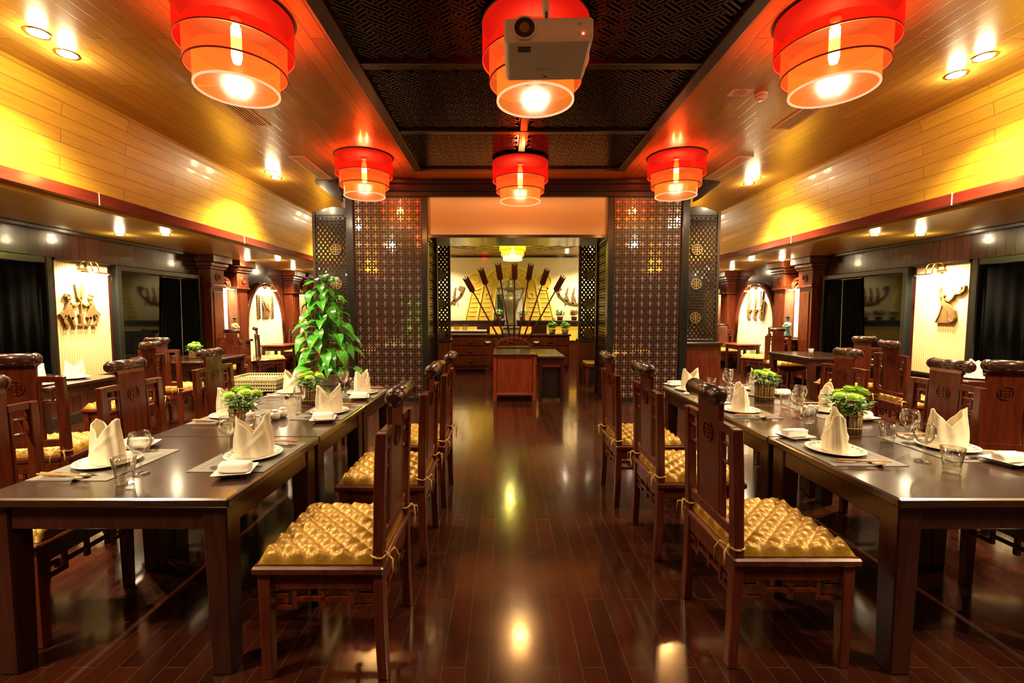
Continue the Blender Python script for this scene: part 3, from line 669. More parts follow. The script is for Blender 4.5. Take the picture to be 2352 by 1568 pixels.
    for i in range(n+1):
        row = []
        for j in range(n+1):
            u, v = -1+2*i/n, -1+2*j/n
            x, y = u*0.255, v*0.245+0.012
            p = u*5.2; qv = v*5.2
            a, c = (p+qv)/2, (p-qv)/2
            tu = abs(math.sin(PI*a))*abs(math.sin(PI*c))
            e = max(abs(u), abs(v)); edge = (1-max(0, (e-0.84)/0.16)**3.2)
            h = edge*(0.032 + 0.026*tu**0.5)
            if e > 0.86: h += 0.004*math.sin(46*(u if abs(v) > abs(u) else v))*(1-(e-0.86)/0.14)
            r = 1+0.03*(1-e)
            row.append(b.bm.verts.new((x, y, 0.486+max(h, 0.001))))
        grid.append(row)
    for i in range(n):
        for j in range(n):
            f = b.bm.faces.new((grid[i][j], grid[i+1][j], grid[i+1][j+1], grid[i][j+1])); f.smooth = True
    bot = [b.bm.verts.new((sx*0.25, sy*0.24+0.012, 0.4855)) for sx, sy in ((-1,-1),(1,-1),(1,1),(-1,1))]
    b.bm.faces.new(bot)
    cu = b.build('cushion', M['satin'], t)
    for sg in (-1, 1):
        b = MB(); zt = 0.52
        b.tube([(sg*w+0.033*math.cos(a), -d+0.030*math.sin(a), zt+0.003*math.sin(3*a)) for a in [2*PI*k/14 for k in range(15)]], 0.0045, 6)
        b.ball((sg*w+sg*0.005, -d-0.034, zt), 0.011, 8)
        b.tube([(sg*w, -d-0.035, zt), (sg*w-sg*0.03, -d-0.055, zt+0.012), (sg*w-sg*0.055, -d-0.065, zt-0.03), (sg*w-sg*0.06, -d-0.062, zt-0.09)], 0.004, 6)
        b.tube([(sg*w, -d-0.035, zt), (sg*w+sg*0.02, -d-0.06, zt-0.01), (sg*w+sg*0.025, -d-0.062, zt-0.065)], 0.004, 6)
        b.build('tie', M['cord'], cu)
    return t
chair0 = make_chair(); used = [False]
def chair(x, y, rz, label, group, sc=None):
    if not used[0]:
        used[0] = True; chair0.location = (x, y, 0); chair0.rotation_euler = (0, 0, rz); chair0['label'] = label; chair0['group'] = group
        return chair0
    return dup(chair0, (x, y, 0), rz, label, group, sc)
G1 = 'carved mahogany dining chairs'
FX, BX = -PI/2, PI/2           # facing +X, facing -X
for (x, y, r, l) in (
    (-0.965, 2.03, BX, 'nearest chair on the aisle side of the left long table'),
    (-0.945, 2.88, BX, 'middle chair on the aisle side of the left long table'),
    (-0.93, 3.68, BX, 'farthest chair on the aisle side of the left long table'),
    (0.975, 2.09, FX, 'nearest chair on the aisle side of the right long table, cord hanging behind'),
    (0.94, 2.92, FX, 'middle chair on the aisle side of the right long table'),
    (0.88, 3.68, FX, 'farthest chair on the aisle side of the right long table'),
    (-2.53, 2.20, FX, 'nearest chair on the window side of the left long table, at picture edge'),
    (-2.53, 3.10, FX, 'middle chair on the window side of the left long table'),
    (-2.55, 4.02, FX, 'farthest chair on the window side of the left long table'),
    (2.55, 2.20, BX, 'nearest chair on the window side of the right long table, seat under the tabletop'),
    (2.55, 3.11, BX, 'middle chair on the window side of the right long table'),
    (2.54, 4.03, BX, 'farthest chair on the window side of the right long table'),
    (-3.57, 3.30, 0.25, 'tall chair with its back to the camera at the left picture edge'),
    (3.24, 3.32, -0.25, 'tall chair with its back to the camera at the right picture edge'),
    (-4.62, 6.05, 0.0, 'chair with its back to the camera before the left flower-pot table'),
    (4.57, 6.35, 0.0, 'chair with its back to the camera before the right tumbler table'),
    (-4.40, 5.0, BX+0.1, 'chair seen edge-on beside the left window table with napkins'),
    (4.42, 5.15, FX-0.1, 'chair with bright gold cushion standing edge-on before the right bamboo panel'),
    (-5.3, 8.25, PI, 'chair facing the camera behind the left flower-pot table'),
    (5.3, 8.95, PI, 'chair facing the camera behind the right window table with the tumbler'),
    (-5.36, 10.0, -0.95, 'nearer chair of the pair at the small table by the left arch'),
    (-5.7, 12.0, PI+0.12, 'farther chair of the pair at the small table by the left arch'),
    (5.44, 10.25, 0.95, 'nearer chair of the pair at the small table by the right arch'),
    (5.72, 12.2, PI-0.12, 'farther chair of the pair at the small table by the right arch'),
    (5.3, 13.0, PI, 'chair just past the right diamond lattice, facing the camera'),
    ):
    chair(x, y, r, 'mahogany ' + l, G1, 1.04 if abs(abs(x)-3.5) < 0.2 else None)

# ================================================================== TABLES
def make_table(w, l, h=0.76, leg=0.10, mt=None):
    t = thing('dining_table', 'table', 'table')
    b = MB(); b.box((0, 0, h-0.02), (w, l, 0.04)); b.build('tabletop', mt or M['tabletop'], t, bevel=0.007)
    b = MB()
    for sy in (-1, 1): b.box((0, sy*(l/2-0.045), h-0.09), (w-0.12, 0.03, 0.10))
    for sx in (-1, 1): b.box((sx*(w/2-0.045), 0, h-0.09), (0.03, l-0.12, 0.10))
    b.build('apron', M['tablewood'], t, bevel=0.004)
    for sx in (-1, 1):
        for sy in (-1, 1):
            b = MB(); c = (sx*(w/2-0.02-leg/2), sy*(l/2-0.02-leg/2))
            b.loft([[(c[0]+a*q, c[1]+e*q, z) for a, e in ((-1,-1),(1,-1),(1,1),(-1,1))] for z, q in ((0, leg*0.42), (h-0.04, leg*0.5))], smooth=False)
            b.build('leg', M['tablewood'], t, bevel=0.006)
    return t
TW = 1.02
T0 = make_table(TW, 0.905)
names = ('near', 'middle', 'far')
for s, sd in ((-1, 'left'), (1, 'right')):
    for i in range(3):
        lab = '%s table of the three joined in the %s long row, set for two' % (names[i], sd)
        x = s*(1.325 + TW/2) + (0.015 if s > 0 else 0); y = 1.77 + 0.4525 + 0.908*i
        if s < 0 and i == 0: T0.location = (x, y, 0); T0['label'] = lab; T0['group'] = 'joined dining tables'
        else: dup(T0, (x, y, 0), 0, lab, 'joined dining tables')
W0 = make_table(0.95, 1.2)
wt = ((-5.2, 4.75, 'window table with napkins below the left bamboo panel'), (5.25, 4.75, 'window table with napkins below the right bamboo panel'),
      (-5.2, 7.35, 'window table with a flower pot, left side of the room'), (5.2, 7.95, 'window table with a single tumbler, right side of the room'),
      (-5.2, 2.3, 'window table at the left picture edge'), (5.25, 2.3, 'window table at the right picture edge'))
for i, (x, y, l) in enumerate(wt):
    if i == 0: W0.location = (x, y, 0); W0['label'] = 'mahogany ' + l; W0['group'] = 'window tables'
    else: dup(W0, (x, y, 0), 0, 'mahogany ' + l, 'window tables')
S0 = make_table(0.55, 0.7, 0.72, 0.06, M['red'])
S0.location = (-5.68, 11.05, 0); S0['label'] = 'small reddish table between two chairs at the left arch'; S0['group'] = 'small arch tables'
dup(S0, (5.68, 11.3, 0), 0, 'small reddish table between two chairs at the right arch', 'small arch tables')
t = make_table(0.62, 0.52, 0.715, 0.055); t.location = (-2.78, 4.78, 0); t.name = 'side_table'; tag(t, 'small service table carrying the stack of woven trays', 'table')
t = make_table(0.36, 0.34, 0.70, 0.05); t.location = (-2.19, 5.0, 0); t.name = 'plant_stand'; tag(t, 'square wooden stand under the potted climbing plant', 'stand')
def make_niche_cabinet(s, y, label):
    t = thing('corner_cabinet', label, 'cabinet', (s*5.82, y+YOFF[s], 0), group='niche cabinets')
    b = MB(); b.box((0, 0, 0.47), (0.44, 0.42, 0.82)); b.build('cabinet_body', M['mahog'], t, bevel=0.006)
    b = MB(); b.box((0, 0, 0.905), (0.52, 0.50, 0.05)); b.build('cabinet_top', M['mahogx'], t, bevel=0.008)
    b = MB(); b.box((0, 0, 0.03), (0.46, 0.44, 0.06)); b.build('plinth', M['mahog'], t, bevel=0.005)
    for fx, fy, w_ in ((0, -0.215, 'y'),):
        b = MB(); b.box((0, -0.214, 0.78), (0.36, 0.012, 0.12)); dr = b.build('drawer', M['mahog'], t, bevel=0.004)
        b = MB(); b.box((0, -0.225, 0.78), (0.07, 0.012, 0.014)); b.build('handle', M['brass'], dr)
        b = MB(); b.box((0, -0.214, 0.41), (0.36, 0.012, 0.56)); dr = b.build('door', M['mahog'], t, bevel=0.004)
        b = MB(); b.ball((0.14, -0.226, 0.44), 0.012, 8); b.build('handle', M['brass'], dr)
    return t
for s, sd in ((-1, 'left'), (1, 'right')):
    make_niche_cabinet(s, 9.54, 'small cabinet standing in the nearer niche of the %s wall' % sd)
    make_niche_cabinet(s, 12.94, 'small cabinet standing in the farther niche of the %s wall' % sd)

# figurines in the niches
def make_figurine(s, y, label, robe, z=0.93, sc=1.0):
    t = thing('figurine', label, 'figurine', (s*5.80, y+YOFF[s], z), group='carved niche figurines')
    t.scale = (sc, sc, sc)
    b = MB(); b.lathe([(0.085,0),(0.085,0.02),(0.06,0.025)], 14); b.build('base', M['stone'], t)
    b = MB(); b.lathe([(0.075,0.02),(0.07,0.08),(0.058,0.16),(0.05,0.2),(0.062,0.25),(0.075,0.29),(0.06,0.325),(0.025,0.34),(0.022,0.36),(0.036,0.375),(0.045,0.40),(0.043,0.43),(0.028,0.455),(0.005,0.465)], 16, sy=0.85)
    for sg in (-1, 1):
        b.tube([(0, sg*0.07, 0.295), (-s*0.035, sg*0.085, 0.245), (-s*0.075, sg*0.03, 0.24)], [0.024, 0.02, 0.015], 8)
    b.ball((-s*0.042, 0, 0.405), 0.010, 6); b.build('body', robe, t)
    b = MB(); b.lathe([(0.047,0.42),(0.046,0.44),(0.03,0.462),(0.018,0.475),(0.02,0.49),(0.004,0.50)], 14); b.build('hair', M['darkwood'], t)
    return t
make_figurine(-1, 9.54, 'carved wooden figurine in the nearer niche of the left wall', M['stone'], sc=1.0)
make_figurine(-1, 12.94, 'small figurine in the farther niche of the left wall, behind the plant', M['stone'], sc=0.9)
make_figurine(1, 9.54, 'figurine in a blue-green robe in the nearer niche of the right wall', M['bluegreen'], sc=1.05)
make_figurine(1, 12.94, 'red and gold figurine in the farther niche of the right wall', M['flowerred'], sc=0.85)

# ================================================================== TABLEWARE
TZ = 0.76
def one(nm, mb, m, label='x', cat='x', **k):
    return tag(mb.build(nm, m, **k), label, cat)
proto = {}
b = MB(); b.box((0, 0, 0.0015), (0.46, 0.36, 0.003)); p = proto['placemat'] = one('placemat', b, M['mat'], cat='placemat')
b = MB(); 
for (x0,x1,y0,y1) in ((-0.19,0.19,-0.14,-0.135),(-0.19,0.19,0.135,0.14),(-0.19,-0.185,-0.135,0.135),(0.185,0.19,-0.135,0.135)): b.span(x0,x1,y0,y1,0.0028,0.0036)
b.build('border_weave', M['mat'], p)
# plate
def plate_mat():
    m, t, bs = nt('patterned_china')
    tc = N(t, 'ShaderNodeTexCoord'); sx = N(t, 'ShaderNodeSeparateXYZ'); t.links.new(tc.outputs['Object'], sx.inputs[0])
    ln = N(t, 'ShaderNodeVectorMath', operation='LENGTH'); t.links.new(tc.outputs['Object'], ln.inputs[0])
    at = N(t, 'ShaderNodeMath', operation='ARCTAN2'); t.links.new(sx.outputs[0], at.inputs[0]); t.links.new(sx.outputs[1], at.inputs[1])
    mu = N(t, 'ShaderNodeMath', operation='MULTIPLY'); mu.inputs[1].default_value = 22; t.links.new(at.outputs[0], mu.inputs[0])
    si = N(t, 'ShaderNodeMath', operation='SINE'); t.links.new(mu.outputs[0], si.inputs[0])
    g1 = N(t, 'ShaderNodeMath', operation='GREATER_THAN'); g1.inputs[1].default_value = 0.35; t.links.new(si.outputs[0], g1.inputs[0])
    a = N(t, 'ShaderNodeMath', operation='COMPARE'); a.inputs[1].default_value = 0.115; a.inputs[2].default_value = 0.009; t.links.new(ln.outputs['Value'], a.inputs[0])
    m1 = N(t, 'ShaderNodeMath', operation='MULTIPLY'); t.links.new(g1.outputs[0], m1.inputs[0]); t.links.new(a.outputs[0], m1.inputs[1])
    mx = N(t, 'ShaderNodeMix', data_type='RGBA'); mx.inputs['A'].default_value = (0.88,0.85,0.78,1); mx.inputs['B'].default_value = (0.28,0.30,0.26,1)
    t.links.new(m1.outputs[0], mx.inputs['Factor']); t.links.new(mx.outputs['Result'], bs.inputs['Base Color'])
    bs.inputs['Roughness'].default_value = 0.12; bs.inputs['Coat Weight'].default_value = 0.5
    return m
M['plate'] = plate_mat()
b = MB(); b.lathe([(0.0,0.004),(0.07,0.004),(0.085,0.008),(0.135,0.020),(0.137,0.018),(0.134,0.015),(0.085,0.002),(0.078,0.0),(0.0,0.0)], 48, cap0=False, cap1=False)
proto['plate'] = one('plate', b, M['plate'], cat='plate')
# folded napkin standing with two points
def napkin(seed):
    rnd = random.Random(seed); n, mz = 64, 20; b = MB()
    o_, i_ = [], []
    tw = rnd.uniform(-0.3, 0.3); ha, hb = rnd.uniform(0.205, 0.225), rnd.uniform(0.19, 0.215)
    for j in range(mz+1):
        t_ = j/mz; ro, ri = [], []
        for i in range(n):
            a = 2*PI*i/n
            ca, sa = math.cos(a+tw*0.3*t_), math.sin(a+tw*0.3*t_)
            # height of the hem: two peaks at +-x, notches front and back
            w_ = abs(math.cos(a)); hm = 0.118 + ((ha if math.cos(a) > 0 else hb)-0.118)*w_
            z = t_*hm
            rx = 0.088*(1-0.10*math.sin(PI*min(1, z/0.2))*0 - 0.10*max(0, (z-0.10)/0.11)**1.5) + 0.004*math.sin(PI*z/0.11)
            ry = 0.056*(1-0.45*max(0, z/0.21)**1.4)
            fold = 0.004*math.sin(5*a+seed) * (0.4+t_) + 0.003*math.sin(9*a+2*seed+12*z)
            crease = 0.007*max(0, 1-abs(((z-0.03)-(0.05+0.075*ca*(1 if sa < 0 else -1))))/0.02) * (1 if abs(sa) > 0.2 else 0)
            x, y = (rx+fold)*ca, (ry+fold+crease)*sa
            ro.append((x, y, z)); ri.append((x*(1-0.05/max(0.3,1)), y*0.90, z))
        o_.append(ro); i_.append(ri)
    b.loft(o_ + list(reversed(i_)), cap0=True, cap1=True)
    return b
napk = []
for sd_ in range(3): napk.append(one('folded_napkin', napkin(sd_*3+1), M['linen'], cat='napkin'))
# square dish, towel
b = MB()
sq = lambda h, z, c=0.25: [(h*a, h*e, z) for a, e in ((-1,-1+c),(-1+c,-1),(1-c,-1),(1,-1+c),(1,1-c),(1-c,1),(-1+c,1),(-1,1-c))]
b.loft([sq(0.045,0), sq(0.050,0.003), sq(0.078,0.022,0.10), sq(0.080,0.024,0.10), sq(0.076,0.024,0.10), sq(0.048,0.008), sq(0.01,0.007)], smooth=False)
proto['square_dish'] = one('square_dish', b, M['china'], cat='dish')
b = MB(); n = 20
for (x0, x1, R) in ((-0.068, 0.068, 0.026),):
    rings = []
    for k, x in enumerate((x0, x0+0.006, x0+0.03, 0, x1-0.03, x1-0.006, x1)):
        f = (0.62, 0.92, 1.0, 1.02, 1.0, 0.92, 0.62)[k]
        rings.append([(x, 1.25*R*f*math.cos(2*PI*i/n), R+R*f*0.95*math.sin(2*PI*i/n)) for i in range(n)])
    b.loft(rings)
b.tube([(-0.066,-0.022,0.042),(0,-0.024,0.044),(0.066,-0.022,0.042)], 0.006, 6)
proto['rolled_towel'] = one('rolled_towel', b, M['towel'], cat='towel')
# chopsticks, rest, cutlery
b = MB(); b.cyl((0,-0.12,0.006), (0,0.12,0.004), 0.0042, 0.0026, 8); proto['chopstick'] = one('chopstick', b, M['stick'], cat='chopstick')
b = MB(); b.loft([[(-0.028,-0.013,0.012),(-0.028,0.013,0.012),(-0.028,0.015,0.016),(-0.028,-0.015,0.016)], [(-0.012,-0.016,0),(-0.012,0.016,0),(-0.012,0.016,0.010),(-0.012,-0.016,0.010)], [(0.012,-0.016,0),(0.012,0.016,0),(0.012,0.016,0.009),(0.012,-0.016,0.009)], [(0.034,-0.012,0.012),(0.034,0.012,0.012),(0.034,0.012,0.018),(0.034,-0.012,0.018)]], smooth=False)
proto['chopstick_rest'] = one('chopstick_rest', b, M['china'], cat='chopstick rest')
def cutlery(kind):
    t = thing(kind, 'x', kind)
    b = MB(); b.loft([[(w_*a, y, 0.004+h*e) for a, e in ((-1,-1),(1,-1),(1,1),(-1,1))] for y, w_, h in ((-0.11,0.007,0.0035),(-0.06,0.0075,0.004),(-0.01,0.005,0.003))], smooth=False); b.build('handle', M['steel'], t, bevel=0.0015)
    b = MB()
    if kind == 'table_knife': b.loft([[(x0, y, 0.003), (x1, y, 0.003), (x1, y, 0.005), (x0, y, 0.005)] for y, x0, x1 in ((-0.01,-0.004,0.004),(0.01,-0.008,0.006),(0.08,-0.009,0.006),(0.11,0.0,0.006))], smooth=False); b.build('blade', M['steel'], t)
    elif kind == 'spoon': b.tube([(0,-0.01,0.005),(0,0.05,0.008)], 0.003, 6); b.ball((0,0.08,0.007), 0.03, 14, (0.62,1,0.2)); b.build('bowl', M['steel'], t)
    else:
        b.tube([(0,-0.01,0.005),(0,0.04,0.008)], 0.003, 6); b.box((0,0.055,0.007), (0.024,0.03,0.003))
        for k in range(4): b.box((-0.0105+0.007*k, 0.09, 0.008), (0.0035, 0.05, 0.0025))
        b.build('tines', M['steel'], t)
    return t
for k_ in ('table_knife', 'spoon', 'fork'): proto[k_] = cutlery(k_)
# glasses
b = MB(); b.lathe([(0.034,0),(0.034,0.004),(0.010,0.010),(0.0055,0.02),(0.005,0.075),(0.008,0.085),(0.026,0.098),(0.041,0.122),(0.046,0.145),(0.043,0.168),(0.0365,0.192),(0.0353,0.192),(0.0418,0.168),(0.0446,0.145),(0.0395,0.123),(0.025,0.1),(0.004,0.09)], 36)
proto['wine_goblet'] = one('wine_goblet', b, M['glass'], cat='glass')
b = MB(); b.lathe([(0.030,0),(0.032,0.003),(0.0335,0.03),(0.046,0.115),(0.0445,0.115),(0.0335,0.034),(0.031,0.030),(0.004,0.026)], 10*3)
proto['tumbler'] = one('tumbler', b, M['glass'], cat='glass')

first = set()
def put(kind, loc, rz, label, group=None):
    o = proto[kind]
    if kind not in first:
        first.add(kind); o.location = loc; o.rotation_euler = (0, 0, rz); o['label'] = label
        if group: o['group'] = group
        return o
    return dup(o, loc, rz, label, group)
nn = [0]
def setting(s, edge, yp, inward, lab, tx=None):
    """one place setting. edge: x of the table edge at the diner, inward: +1/-1 direction of x towards the table"""
    # local: lx to the diner's right, ly away from the diner
    rz = FX if inward > 0 else BX
    def P(lx, ly): return (edge + inward*ly, yp - inward*lx)
    def pl(kind, lx, ly, z, r, what, grp=None):
        x, y = P(lx, ly); return put(kind, (x, y, z), rz + r, what + ' ' + lab, grp)
    zm = TZ + 0.0032
    pl('placemat', 0, 0.195, TZ, 0, 'grey woven placemat', 'woven placemats')
    pl('plate', 0, 0.185, zm, 0, 'patterned white plate', 'dinner plates')
    x, y = P(0, 0.185); i = nn[0] % 3; o = napk[i]
    rr = (0.55, 0.35, 1.25, -0.3, 0.1, -0.2, 1.1, 1.3, 0.3, -0.25, 0.9, -0.4)[nn[0] % 12]
    if nn[0] < 3: o.location = (x, y, zm+0.0045); o.rotation_euler = (0, 0, rr); o['label'] = 'cream two-pointed napkin ' + lab; o['group'] = 'folded napkins'
    else: dup(o, (x, y, zm+0.0045), rr, 'cream two-pointed napkin ' + lab, 'folded napkins')
    nn[0] += 1
    pl('fork', -0.175, 0.17, zm, 0.15, 'fork', 'forks')
    pl('square_dish', -0.255, 0.13, zm if False else TZ+0.0005, 0.25, 'white square dish', 'square dishes')
    pl('rolled_towel', -0.255, 0.13, TZ+0.009, 0.1 + BX, 'white rolled towel', 'rolled towels')
    pl('table_knife', 0.16, 0.17, zm, -0.05, 'table knife', 'table knives')
    pl('spoon', 0.185, 0.16, zm, -0.05, 'spoon', 'spoons')
    pl('chopstick_rest', 0.215, 0.235, zm, 0.0, 'white chopstick rest', 'chopstick rests')
    for k in (0, 1): pl('chopstick', 0.208+0.013*k, 0.17, zm+0.0155, -0.12+0.03*k, ('inner', 'outer')[k] + ' chopstick', 'chopsticks')
SL = {(-1,1):'aisle side of the left long table', (-1,-1):'window side of the left long table', (1,1):'aisle side of the right long table', (1,-1):'window side of the right long table'}
seat = ('nearest', 'middle', 'farthest')
for (s, side), ys in (((-1,1),(2.30,3.32,4.10)), ((-1,-1),(2.19,3.20,4.15)), ((1,1),(2.38,3.36,4.26)), ((1,-1),(2.44,3.36,4.26))):
    edge = s*1.325 if side == 1 else s*(1.325+TW)
    if s > 0: edge += 0.015
    inward = s if side == 1 else -s
    for i, y in enumerate(ys):
        setting(s, edge, y, inward, 'at the %s %s-side seat of the %s long table' % (seat[i], 'aisle' if side == 1 else 'window', 'left' if s < 0 else 'right'))
GL = (('wine_goblet', 'stemmed wine goblet'), ('tumbler', 'clear water tumbler'))
for k, x, y, l in ((0,-1.89,2.05,'beside the napkin at the nearest window-side seat of the left long table'), (1,-1.865,1.93,'near the front corner of the left long table'),
    (0,-1.675,2.36,'behind the nearest aisle-side napkin of the left long table'), (1,-1.73,2.64,'behind the nearest aisle-side napkin, by the jug on the left long table'), (0,-1.715,3.30,'before the far flower pot on the left long table'), (1,-1.63,3.50,'standing close to the far flower pot on the left long table'),
    (0,-1.69,4.16,'at the far end of the left long table'), (1,-1.66,4.33,'at the far end of the left long table beside the last napkin'),
    (0,1.845,2.22,'nearest on the right long table'), (0,2.04,2.52,'standing just behind the nearest goblet of the right long table'), (1,1.84,2.07,'nearest on the right long table'), (1,1.935,2.54,'between the goblets and the near flower pot on the right long table'),
    (0,1.81,3.14,'nearer of the middle two on the right long table'), (0,1.97,3.36,'farther of the middle two on the right long table'), (1,1.79,2.98,'nearer middle on the right long table'), (1,1.915,3.44,'farther middle on the right long table'),
    (0,1.80,4.12,'nearer of the last two on the right long table'), (0,1.93,4.36,'farther of the last two on the right long table'), (1,1.80,3.98,'nearer of the last two on the right long table'), (1,1.74,4.30,'at the far end of the right long table')):
    put(GL[k][0], (x, y, TZ+(0.0037 if True else 0)), 0.1*k, GL[k][1] + ' ' + l, ('goblets', 'tumblers')[k])
put('tumbler', (5.0, 7.75, TZ+0.0005), 0, 'single tumbler standing on the right window table', 'tumblers')

# shakers and sauce jugs
def shaker(x, y, label):
    t = thing('shaker', label, 'shaker', (x, y, TZ+0.0005), group='shakers')
    b = MB(); b.lathe([(0.020,0),(0.030,0.012),(0.033,0.03),(0.028,0.05),(0.018,0.058)], 20); b.build('body', M['china'], t)
    b = MB(); b.lathe([(0.021,0.0575),(0.022,0.064),(0.012,0.072),(0.002,0.074)], 16); b.build('cap', M['china'], t)
shaker(-1.80, 3.10, 'nearer round white shaker on the left long table'); shaker(-1.785, 3.175, 'farther round white shaker on the left long table')
shaker(1.92, 3.22, 'nearer round white shaker on the right long table'); shaker(1.985, 3.26, 'farther round white shaker on the right long table')
def jug(x, y, label):
    t = thing('sauce_jug', label, 'jug', (x, y, TZ+0.0005), group='sauce jugs')
    b = MB(); b.lathe([(0.05,0.0),(0.062,0.006),(0.064,0.008),(0.0,0.006)], 24, cap1=False); b.build('saucer', M['china'], t)
    b = MB(); b.lathe([(0.028,0.008),(0.036,0.025),(0.038,0.06),(0.028,0.085),(0.026,0.10),(0.031,0.108),(0.028,0.107),(0.023,0.10),(0.022,0.09)], 24); b.build('body', M['china'], t)
    b = MB(); b.tube([(0.03,0,0.095),(0.055,0,0.098),(0.066,0,0.075),(0.058,0,0.045),(0.035,0,0.035)], 0.005, 8); b.build('handle', M['china'], t)
    b = MB(); b.lathe([(0.027,0.109),(0.024,0.116),(0.006,0.122),(0.007,0.13),(0.001,0.133)], 16); b.build('lid', M['china'], t)
jug(-1.80, 2.80, 'white lidded sauce jug beside the near flower pot on the left long table')
jug(-1.87, 3.86, 'white lidded sauce jug behind the far flower pot on the left long table')
jug(2.06, 2.98, 'white lidded sauce jug beside the near flower pot on the right long table')
jug(2.0, 4.02, 'white lidded sauce jug beside the far flower pot on the right long table')

# chrysanthemum pots wrapped in twigs
def make_pot(seed, heads=7, spread=0.075):
    rnd = random.Random(seed)
    t = thing('flower_pot', 'x', 'flower pot')
    b = MB(); b.lathe([(0.0,0.002),(0.054,0.002),(0.06,0.125),(0.05,0.118),(0.0,0.112)], 20, cap0=False, cap1=False); b.build('liner', M['black'], t)
    b = MB()
    for k in range(20):
        a = 2*PI*k/20 + rnd.uniform(-.05,.05); r = 0.064; h = rnd.uniform(0.125, 0.15)
        b.cyl((r*math.cos(a), r*math.sin(a), 0), (1.05*r*math.cos(a+rnd.uniform(-.05,.05)), 1.05*r*math.sin(a), h), 0.0095, 0.0085, 7)
    b.build('twig_wrap', M['twig'], t)
    b = MB(); b.lathe([(0.077,0.03),(0.0785,0.033),(0.077,0.036)], 28, cap0=False, cap1=False); b.lathe([(0.079,0.105),(0.0805,0.108),(0.079,0.111)], 28, cap0=False, cap1=False); b.build('binding', M['cord'], t)
    b = MB()
    for k in range(150):
        a = rnd.uniform(0, 2*PI); r = 0.012+0.085*math.sqrt(rnd.random()); z = rnd.uniform(0.13, 0.215) - 0.25*max(0, r-0.06)
        d = Vector((math.cos(a+rnd.uniform(-.6,.6)), math.sin(a+rnd.uniform(-.6,.6)), rnd.uniform(-0.4, 0.7))).normalized(); sd = d.cross(Vector((0,0,1))).normalized(); L = rnd.uniform(0.03, 0.055); up = sd.cross(d)
        p = Vector((r*math.cos(a), r*math.sin(a), z))
        f = b.bm.faces.new([b.bm.verts.new(v) for v in (p, p+d*L*0.35+sd*L*0.28, p+d*L*0.75+sd*L*0.24-up*L*0.05, p+d*L-up*L*0.12, p+d*L*0.75-sd*L*0.24-up*L*0.05, p+d*L*0.35-sd*L*0.28)])
    b.build('foliage', M['leaf2'], t)
    b = MB()
    for k in range(34):
        a = rnd.uniform(0, 2*PI); r = 0.03+0.07*rnd.random(); b.ball((r*math.cos(a), r*math.sin(a), rnd.uniform(0.155, 0.225)), rnd.uniform(0.004, 0.008), 6)
    tag(b.build('buds', M['bud'], t), kind='stuff')
    for k in range(heads):
        a = 2*PI*k/max(1, heads-1)+rnd.uniform(-.3,.3); r = 0 if k == 0 else spread*rnd.uniform(0.75, 1.15); c = Vector((r*math.cos(a), r*math.sin(a), rnd.uniform(0.225, 0.262) - (0.02 if k else 0)))
        tilt = Vector((math.cos(a)*r*6, math.sin(a)*r*6, 1)).normalized(); q = tilt.to_track_quat('Z', 'Y')
        b = MB(); R = rnd.uniform(0.034, 0.042)
        b.lathe([(0.006,-0.014),(R*0.6,-0.006),(R*0.8,0.004),(R*0.5,0.016),(0.002,0.02)], 12)
        for ring, (n_, rr, zz, up) in enumerate(((20, R, 0.0, 0.1), (16, R*0.82, 0.008, 0.4), (11, R*0.55, 0.016, 0.8))):
            for i in range(n_):
                aa = 2*PI*(i+0.5*(ring % 2))/n_; d = Vector((math.cos(aa), math.sin(aa), up)).normalized(); sd = Vector((-math.sin(aa), math.cos(aa), 0)); p0 = Vector((math.cos(aa)*rr*0.35, math.sin(aa)*rr*0.35, zz)); L = rr*0.75; w_ = rr*0.17
                b.bm.faces.new([b.bm.verts.new(v) for v in (p0, p0+d*L*0.6+sd*w_, p0+d*L, p0+d*L*0.6-sd*w_)])
        for v in b.bm.verts: v.co = c + q @ v.co
        b.cyl((c.x*0.5, c.y*0.5, 0.12), c, 0.0025, n=5)
        b.build('flower_head', M['mum'], t)
    return t
pots = [make_pot(3, 8), make_pot(5, 9, 0.07), make_pot(9, 7, 0.085)]
def pot(i, x, y, rz, label, fresh, sc=1.0, z=TZ+0.0005):
    if fresh: o = pots[i]; o.location = (x, y, z); o.rotation_euler = (0, 0, rz); o['label'] = label; o['group'] = 'chrysanthemum pots'; o.scale = (sc,)*3; return o
    return dup(pots[i], (x, y, z), rz, label, 'chrysanthemum pots', sc)
pot(2, -1.93, 2.93, 0.4, 'twig-wrapped pot of green chrysanthemums with loose stems, nearer one on the left long table', True)
pot(0, -1.80, 3.68, 1.4, 'twig-wrapped pot of green chrysanthemums, farther one on the left long table', True)
pot(1, 1.90, 2.80, 0.2, 'twig-wrapped pot of green chrysanthemums, nearer one on the right long table', True, 1.05)
pot(0, 1.97, 3.82, 2.4, 'twig-wrapped pot of green chrysanthemums, farther one on the right long table', False)
pot(1, -5.12, 7.20, 2.0, 'pale pot of green chrysanthemums on the left window table', False)
pot(2, -4.95, 4.32, 1.0, 'pot of green chrysanthemums at the left picture edge on the window table', False)
# napkins and plates on the window tables
for s, sd in ((-1, 'left'), (1, 'right')):
    for k, (x, y) in enumerate(((4.92, 4.55), (5.45, 4.5), (5.0, 5.05))):
        w_ = ('front corner', 'wall side', 'far corner')[k]
        put('plate', (s*x, y, TZ+0.0005), 0, 'patterned plate at the %s of the %s napkin-set window table' % (w_, sd), 'dinner plates')
        dup(napk[k], (s*x, y, TZ+0.005), 0.6*k, 'cream napkin at the %s of the %s napkin-set window table' % (w_, sd), 'folded napkins')

